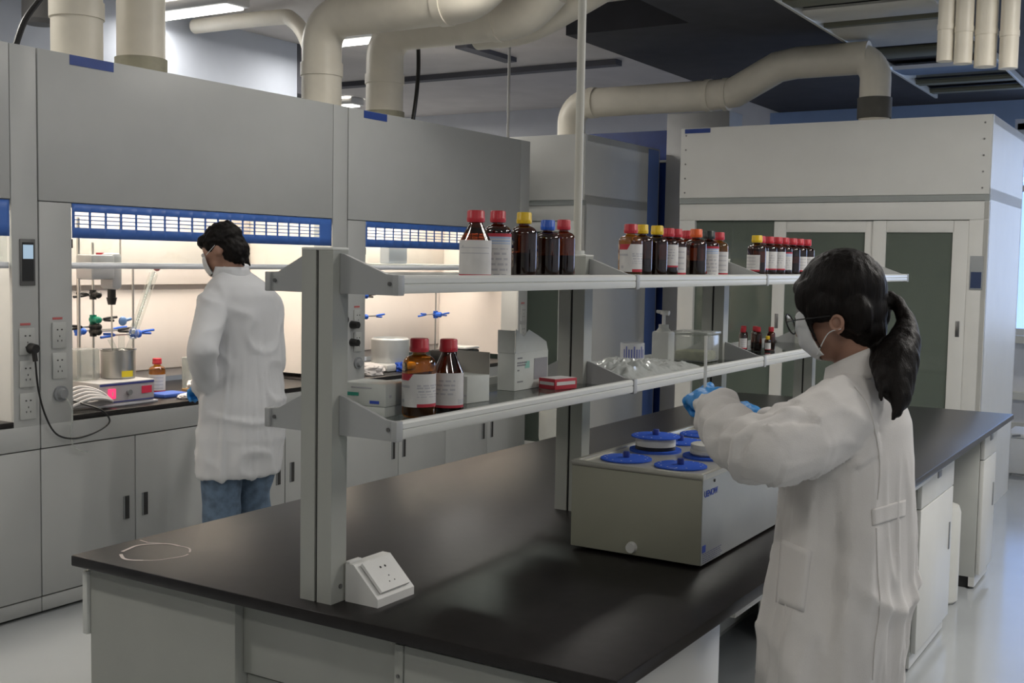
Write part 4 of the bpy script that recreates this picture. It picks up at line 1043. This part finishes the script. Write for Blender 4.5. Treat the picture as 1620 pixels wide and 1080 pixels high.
# body: one continuous skin from head to forearms and legs
skn = MB()
hc = P(1328, 482, DW); TILT = Matrix.Rotation(math.radians(-20), 3, LD)   # nod forward
def hp(f, l, u):
    """point in head space: forward, left, up"""
    v = FD*f+LD*l+V((0, 0, u))
    return hc+TILTM @ v
a_ = math.radians(22)
TILTM = Matrix.Rotation(a_, 3, FD.cross(V((0, 0, 1))).normalized()*-1)
rotH = Matrix((FD, LD, V((0, 0, 1)))).transposed()
rotT = TILTM @ rotH
skn.ball(hp(-.005, 0, .012), 1, (.088, .072, .088), rotT, 3)
skn.ball(hp(.035, 0, -.045), 1, (.050, .052, .062), rotT, 3)
skn.ball(hp(.050, 0, -.085), 1, (.030, .034, .024), rotT, 3)
skn.ball(hp(.055, 0, .022), 1, (.030, .050, .032), rotT, 3)
skn.caps(hp(.088, 0, .0), hp(.102, 0, -.030), .007, .012)
skn.ball(hp(.074, .030, -.028), .020, sub=2); skn.ball(hp(.074, -.030, -.028), .020, sub=2)
skn.ball(hp(.085, 0, -.058), 1, (.010, .022, .008), rotT, 2); skn.ball(hp(.084, 0, -.066), 1, (.010, .018, .008), rotT, 2)
skn.caps(hp(-.030, 0, -.055), P(1354, 590, DW), .045, .045)
skn.caps(P(1357, 640, DW), WOM+V((.03, 0, 1.12)), .060, .08)
skn.caps(P(1354, 590, DW), P(1357, 640, DW), .044, .060)
for s in (1, -1):
    e0 = hp(-.004, s*.074, -.040)
    skn.ball(e0, 1, (.016, .008, .028), rotT, 2)
    skn.caps(WOM+V((0, -s*.02, 1.28)), WOM+V((0, -s*.15, 1.28)), .06, .05)
    skn.caps(WOM+V((.01, -s*.075, .90)), WOM+V((-.01, -s*.085, .50)), .070, .052)
    skn.caps(WOM+V((-.01, -s*.085, .50)), WOM+V((.01, -s*.09, .09)), .052, .036)
    skn.caps(WOM+V((.02, -s*.09, .06)), WOM+V((-.13, -s*.095, .035)), .034, .028)
skn.caps(WOM+V((.03, 0, 1.12)), WOM+V((.02, 0, .92)), .085, .095)
skn.chain([(shL, .05), (elL, .036), (wrL, .022), (P(1120, 637, 2.46), .019)])
skn.chain([(shR, .05), (elR, .034), (wrR, .020), (P(1207, 662, 2.765), .016)])
organic(skn, 'body', skin_m, wom, .006, 3)
# eyes and ears
for s in (1, -1):
    ey = MB().ball(hp(.079, s*.030, .002), .0115, sub=2).build('eye', mat('eye_white', (.6, .58, .56), .3), wom, local=False)
    MB().ball(hp(.0885, s*.031, .0), .0045, sub=2).build('pupil', black_pl, ey, local=False)
    MB().torus(hp(-.006, s*.081, -.040), .014, .004, LD*s+FD*.3).build('ear_rim', skin_m, wom, local=False)
# mask
mk = MB()
def mfn(u, v):
    a = (u-.5)*2.5; z = (v-.5)*2
    f = .034+.074*math.cos(a)*(1-.18*z*z); l = .074*math.sin(a)
    u_ = -.045+.052*z-.004*math.cos(a*3)
    if z < 0: f -= .020*z*z*math.cos(a)
    f += .004*math.sin(v*19)*math.cos(a)*.35
    return hp(f, l, u_)
mk.grid(mfn, 30, 20)
o = mk.build('face_mask', mask_m, wom, local=False, ang=60); m_ = o.modifiers.new('t', 'SOLIDIFY'); m_.thickness = .002
for s in (1, -1):
    MB().tube(smooth_path([hp(.060, s*.070, -.002), hp(.03, s*.078, .003), hp(-.008, s*.080, -.020)]), .0012, 6).tube(smooth_path([hp(.060, s*.068, -.088), hp(.02, s*.078, -.055), hp(-.012, s*.087, -.055)]), .0012, 6).build('ear_strap', mask_m, o, local=False)
# glasses
g = MB()
for s in (1, -1): g.torus(hp(.104, s*.034, -.006), .0225, .0018, TILTM @ FD, 32, 8)
g.cyl(hp(.105, .010, .001), hp(.105, -.010, .001), .0014, seg=8)
for s in (1, -1): g.tube([hp(.102, s*.057, .000), hp(.08, s*.082, -.004), hp(.0, s*.088, -.022)], .0014, 6)
go = g.build('glasses', black_pl, wom, local=False)
for s in (1, -1): MB().cyl(hp(.1035, s*.034, -.006), hp(.1045, s*.034, -.006), .0235, seg=28).build('lens', clear, go, local=False)
# hair
hr = MB()
hr.ball(hp(-.016, 0, .028), 1, (.094, .085, .090), rotT, 3)
hr.ball(hp(-.028, 0, -.008), 1, (.066, .080, .088), rotT, 3)
hr.ball(hp(-.036, 0, -.062), 1, (.042, .058, .052), rotT, 3)
for s in (1, -1):
    hr.ball(hp(.028, s*.060, .026), 1, (.042, .025, .046), rotT, 3)
    hr.ball(hp(.012, s*.072, .002), 1, (.046, .018, .036), rotT, 2)
    hr.ball(hp(-.045, s*.062, -.035), 1, (.036, .022, .046), rotT, 2)
    hr.chain([(hp(.050, s*.070, .015), .008), (hp(.052, s*.074, -.03), .005), (hp(.045, s*.076, -.08), .0025)])
hr.ball(hp(.046, 0, .058), 1, (.034, .060, .028), rotT, 3)
hr.ball(P(1404, 476, DW), .022, sub=2)
hr.chain([(P(1404, 470, DW), .016), (P(1422, 481, 2.43), .015), (P(1434, 508, 2.41), .020), (P(1431, 538, 2.38), .034), (P(1419, 568, 2.35), .045), (P(1415, 602, 2.32), .040), (P(1424, 628, 2.29), .024), (P(1420, 652, 2.27), .010), (P(1410, 664, 2.26), .003)])
hr.chain([(P(1388, 548, 2.40), .014), (P(1393, 575, 2.36), .022), (P(1396, 605, 2.30), .012), (P(1394, 635, 2.27), .003)])
hr.chain([(P(1434, 560, 2.37), .022), (P(1433, 610, 2.32), .018), (P(1434, 640, 2.29), .006)])
organic(hr, 'hair', hair_m, wom, .0045, 3, .5, lambda c, n: .0022*noise.noise(V(((c.x+c.y)*60, (c.y-c.x)*60, c.z*7)))+.0012*noise.noise(V((c.x*140, c.y*140, c.z*14))))
# hands in gloves
def hand(mb, wrist, palm_c, up_d, thumb_side, curl=1.0, s=1.0, grip=None):
    """fist-like hand: palm ball, four bent fingers of unequal length and a side thumb"""
    fwd = (palm_c-wrist).normalized()
    side = fwd.cross(up_d).normalized(); nrm = side.cross(fwd).normalized()
    mb.caps(wrist, palm_c-fwd*.02*s, .027*s, .029*s)
    for k in range(-1, 2): mb.caps(palm_c-fwd*.025*s+side*k*.018*s, palm_c+fwd*.028*s+side*k*.022*s, .018*s, .0145*s)
    for k, ln in enumerate((.036, .042, .039, .031)):
        b = palm_c+fwd*.036*s+side*(-.033+.022*k)*s
        c = b+(fwd*.75-nrm*.45*curl).normalized()*ln*s
        d = c+(-nrm*1.0-fwd*.25*curl).normalized()*ln*.72*s
        e = d+(-fwd*.9+nrm*.15).normalized()*ln*.55*s*min(curl, 1.1)
        mb.chain([(b, .0105*s), (c, .0095*s), (d, .0088*s), (e, .0078*s)])
    tb = palm_c-fwd*.018*s+side*thumb_side*.030*s
    t1 = tb+(fwd*.6+side*thumb_side*.55-nrm*.5).normalized()*.034*s
    t2 = t1+(fwd*.75-side*thumb_side*.35-nrm*.5).normalized()*.030*s
    mb.chain([(tb, .014*s), (t1, .0115*s), (t2, .0085*s)])
gl = MB()
wq = P(1128, 644, 2.42)
hand(gl, wq, P(1111, 628, 2.50), V((-.25, -.55, .8)).normalized(), 1, 1.15, .92)
gl.cyl(P(1136, 652, 2.385), wq, .030, .029, 20)
organic(gl, 'rubber_glove', glove_m, wom, .0034, 2, .5, lambda c, n: .0008*ridged(c*60))
gl = MB()
wq = P(1200, 662, 2.77)
hand(gl, wq, P(1178, 652, 2.82), V((-.1, -.35, .93)).normalized(), -1, .55, .88)
gl.cyl(P(1213, 668, 2.76), wq, .028, .026, 20)
organic(gl, 'rubber_glove', glove_m, wom, .0034, 2, .5, lambda c, n: .0008*ridged(c*60))
# trousers and shoes below the coat
tr = MB()
for s in (1, -1):
    tr.chain([(WOM+V((.01, -s*.075, .78)), .080), (WOM+V((-.01, -s*.085, .48)), .074), (WOM+V((.01, -s*.09, .12)), .060)])
organic(tr, 'trousers', mat('dark_trousers', (.05, .05, .06), .85), wom, .012, 3)
sh = MB()
for s in (1, -1): sh.caps(WOM+V((.03, -s*.09, .050)), WOM+V((-.14, -s*.097, .040)), .046, .038)
for v in sh.bm.verts: v.co.z = max(v.co.z, .003)
organic(sh, 'shoes', shoe_m, wom, .007, 2)
# glass rod held in her hand
t = thing('glass_rod', P(1117, 612, 2.50), 'thin white glass rod held upright in the blue gloved hand', 'rod')
MB().cyl(P(1117, 531, 2.50), P(1114, 690, 2.50), .0035, seg=12).build('rod_shaft', mat('rod_glass', (.62, .63, .60), .25), t, local=False)

coat_o = [c for c in wom.children if c.name.startswith('lab_coat')][0]
def on_coat(px_, py_, lift=.002):
    o_ = V((0, 0, CAM_H)); d_ = (P(px_, py_, 1)-o_).normalized()
    ok, loc, nrm_, _ = coat_o.ray_cast(o_-WOM, d_)
    return (loc+WOM+nrm_*lift) if ok else P(px_, py_, 2.32)
def patch(name, quad, n, m, th=.004, parent=None):
    mb = MB()
    (ax_, ay_), (bx_, by_), (cx_, cy_), (dx_, dy_) = quad
    mb.grid(lambda u, v: on_coat((ax_*(1-u)+bx_*u)*(1-v)+(dx_*(1-u)+cx_*u)*v, (ay_*(1-u)+by_*u)*(1-v)+(dy_*(1-u)+cy_*u)*v), n, n)
    o = mb.build(name, m, parent or wom, local=False, ang=60); k = o.modifiers.new('t', 'SOLIDIFY'); k.thickness = th; k.offset = 1
    return o
patch('coat_pocket', ((1236, 852), (1284, 872), (1272, 968), (1228, 952)), 10, coat_m, .004)
patch('coat_belt', ((1378, 806), (1432, 790), (1431, 816), (1380, 832)), 8, coat_m, .004)
sm_ = MB()
def seam(pts):
    q = smooth_path([(x, y, 0) for x, y in pts], 5); sm_.tube([on_coat(p.x, p.y, .001) for p in q], .0016, 6)
seam([(1352, 612), (1372, 640), (1386, 690), (1392, 740), (1388, 790)])
seam([(1386, 835), (1388, 900), (1392, 960), (1384, 1020), (1380, 1075)])
sm_.build('coat_seam', coat_m, coat_o, local=False)

# --- man at the hood, back to the camera
DM = 5.30
MD, ML = V((-1, .12, 0)).normalized(), V((-.12, -1, 0)).normalized()
base_m = P(378, 700, DM); MAN = V((base_m.x, base_m.y, 0))
man = thing('person', MAN, 'person seen from behind in white lab coat and blue jeans at the fume hood', 'person')
def mring(py, l, r, k=1.0, dx=0):
    c = P((l+r)/2, py, DM); w = (r-l)*DM/FPX/2
    return (c, w*1.14*k, w*.82/k)
mc = MB()
loft(mc, [mring(424, 350, 388), mring(431, 347, 394), mring(440, 338, 408), mring(451, 329, 424), mring(466, 323, 434), mring(490, 321, 438), mring(530, 326, 438), mring(580, 326, 440), mring(630, 322, 445), mring(690, 318, 446), mring(748, 315, 437)], MD, ML, wav=.03, nw=6, ph=2)
sL, eL, wL = P(338, 482, 5.18), P(319, 556, 4.99), P(326, 602, 5.14)
mc.chain([(sL, .075), (eL, .062), (wL, .050), (P(322, 610, 5.25), .044)])
sR, eR, wR = P(421, 484, 5.42), P(430, 575, 5.45), P(405, 600, 5.65)
mc.chain([(sR, .075), (eR, .062), (wR, .045)])
def mdisp(c, n):
    p = V((c.x*7+c.z*2, c.y*7, c.z*2.4))
    h = max(0, min(1, (1.32-c.z)/.4))
    a_ = math.atan2(c.y-MAN.y, c.x-MAN.x)
    q = V((math.cos(a_)*2.0, math.sin(a_)*2.0, c.z*.9))
    return h*(.014*crease(q+V((1, 2, 5)))+.006*crease(q*2))+.010*crease(V((c.x*5+c.z*3, c.y*5, c.z*7)))
organic(mc, 'lab_coat', coat_m2, man, .012, 4, .5, mdisp)
mh = P(351, 393, DM)
a2 = math.radians(26); MT = Matrix.Rotation(a2, 3, MD.cross(V((0, 0, 1))).normalized()*-1)
HD = V((-.93, -.36, 0)).normalized(); HL = V((.36, -.93, 0)).normalized()
MT = Matrix.Rotation(a2, 3, HD.cross(V((0, 0, 1))).normalized()*-1)
def mp_(f, l, u): return mh+MT @ (HD*f+HL*l+V((0, 0, u)))
mrot = MT @ Matrix((HD, HL, V((0, 0, 1)))).transposed()
ms = MB()
ms.ball(mp_(-.005, 0, .010), 1, (.094, .076, .095), mrot, 3)
ms.ball(mp_(.038, 0, -.050), 1, (.052, .055, .066), mrot, 3)
ms.caps(mp_(.090, 0, .0), mp_(.106, 0, -.032), .008, .013)
ms.ball(mp_(.055, 0, -.095), 1, (.030, .034, .024), mrot, 2)
ms.caps(mp_(-.030, 0, -.06), P(368, 440, DM), .050, .052)
ms.caps(P(368, 452, DM), MAN+V((0, 0, 1.2)), .05, .12)
ms.caps(MAN+V((0, 0, 1.2)), MAN+V((0, 0, .95)), .10, .10)
for s in (1, -1):
    ms.ball(mp_(-.008, s*.078, -.012), 1, (.017, .009, .030), mrot, 2)
    lg = ML*(s*.095)
    ms.caps(MAN+lg+V((0, 0, .95)), MAN+lg+V((0, 0, .52)), .085, .06); ms.caps(MAN+lg+V((0, 0, .52)), MAN+lg+V((0, 0, .09)), .055, .04)
    ms.caps(MAN+lg+V((0, 0, .05)), MAN+lg+MD*.16+V((0, 0, .035)), .036, .03)
ms.chain([(sL, .05), (eL, .042), (wL, .032), (P(322, 610, 5.25), .028)])
ms.chain([(sR, .05), (eR, .042), (wR, .03)])
organic(ms, 'body', skin_m, man, .009, 3)
for s in (1, -1):
    MB().ball(mp_(.083, s*.031, .002), .0115, sub=2).build('eye', mat('eye_white', (.6, .58, .56), .3), man, local=False)
mk = MB()
mk.grid(lambda u, v: mp_(.040+.074*math.cos((u-.5)*2.3)*(1-.15*((v-.5)*2)**2), .070*math.sin((u-.5)*2.3), -.052+.044*(v-.5)*2), 20, 12)
o = mk.build('face_mask', mask_m, man, local=False, ang=60); m_ = o.modifiers.new('t', 'SOLIDIFY'); m_.thickness = .002
for s in (1, -1): MB().tube([mp_(.05, s*.078, -.01), mp_(-.012, s*.088, .01)], .0015, 6).build('ear_strap', mask_m, o, local=False)
hm = MB()
hm.ball(mp_(-.020, 0, .032), 1, (.098, .086, .086), mrot, 3)
hm.ball(mp_(-.052, 0, -.030), 1, (.068, .076, .080), mrot, 3)
hm.ball(mp_(.050, 0, .060), 1, (.045, .068, .035), mrot, 3)
for s in (1, -1): hm.ball(mp_(.015, s*.070, .030), 1, (.035, .018, .036), mrot, 2)
hm.chain([(mp_(-.055, .0, .080), .030), (mp_(-.075, .0, .092), .018)])
for k in range(7):
    a = k*.9; b_ = mp_(-.06, 0, .090); hm.chain([(b_, .014), (b_+V((.03*math.cos(a), .03*math.sin(a), .012)), .004)])
for s in (1, -1): hm.chain([(mp_(-.075, s*.03, -.08), .018), (mp_(-.078, s*.034, -.125), .004)])
organic(hm, 'hair', hair_m, man, .006, 1, .5, lambda c, n: .006*noise.noise(c*55))
# collar
cm = MB()
cpt = P(367, 432, DM)
cm.grid(lambda u, v: cpt+ML*((.094-.014*v)*math.cos(.6+2.1*PI*0+(2*PI-1.2)*u+PI/2))+MD*((.084-.014*v)*math.sin(.6+(2*PI-1.2)*u+PI/2))+V((0, 0, -.02+.05*v)), 32, 3)
o = cm.build('coat_collar', coat_m2, man, local=False, ang=60); m_ = o.modifiers.new('t', 'SOLIDIFY'); m_.thickness = .006
gl = MB(); hand(gl, P(320, 606, 5.24), P(313, 613, 5.32), V((0, -.2, 1)), 1, .8, 1.0)
organic(gl, 'rubber_glove', glove_m, man, .005, 2)
gl = MB(); hand(gl, wR, wR+MD*.09, V((0, 0, 1)), -1, .8, 1.0)
organic(gl, 'rubber_glove', glove_m, man, .005, 2)
jn = MB()
for s, dd in ((1, 0), (-1, .03)):
    lg = ML*(s*.098)
    jn.chain([(MAN+lg*.8+V((0, 0, .80)), .080), (MAN+lg+V((0, 0, .62)), .092), (MAN+lg+MD*dd+V((0, 0, .50)), .085), (MAN+lg+V((0, 0, .10)), .075)])
organic(jn, 'jeans', jeans_m, man, .011, 3, .5, lambda c, n: .006*ridged(V((c.x*7, c.y*7, c.z*9))))
sh = MB()
for s in (1, -1):
    lg = ML*(s*.098); sh.caps(MAN+lg+V((.03, 0, .050)), MAN+lg+MD*.15+V((0, 0, .042)), .050, .042)
for v in sh.bm.verts: v.co.z = max(v.co.z, .003)
organic(sh, 'shoes', shoe_m, man, .009, 2)
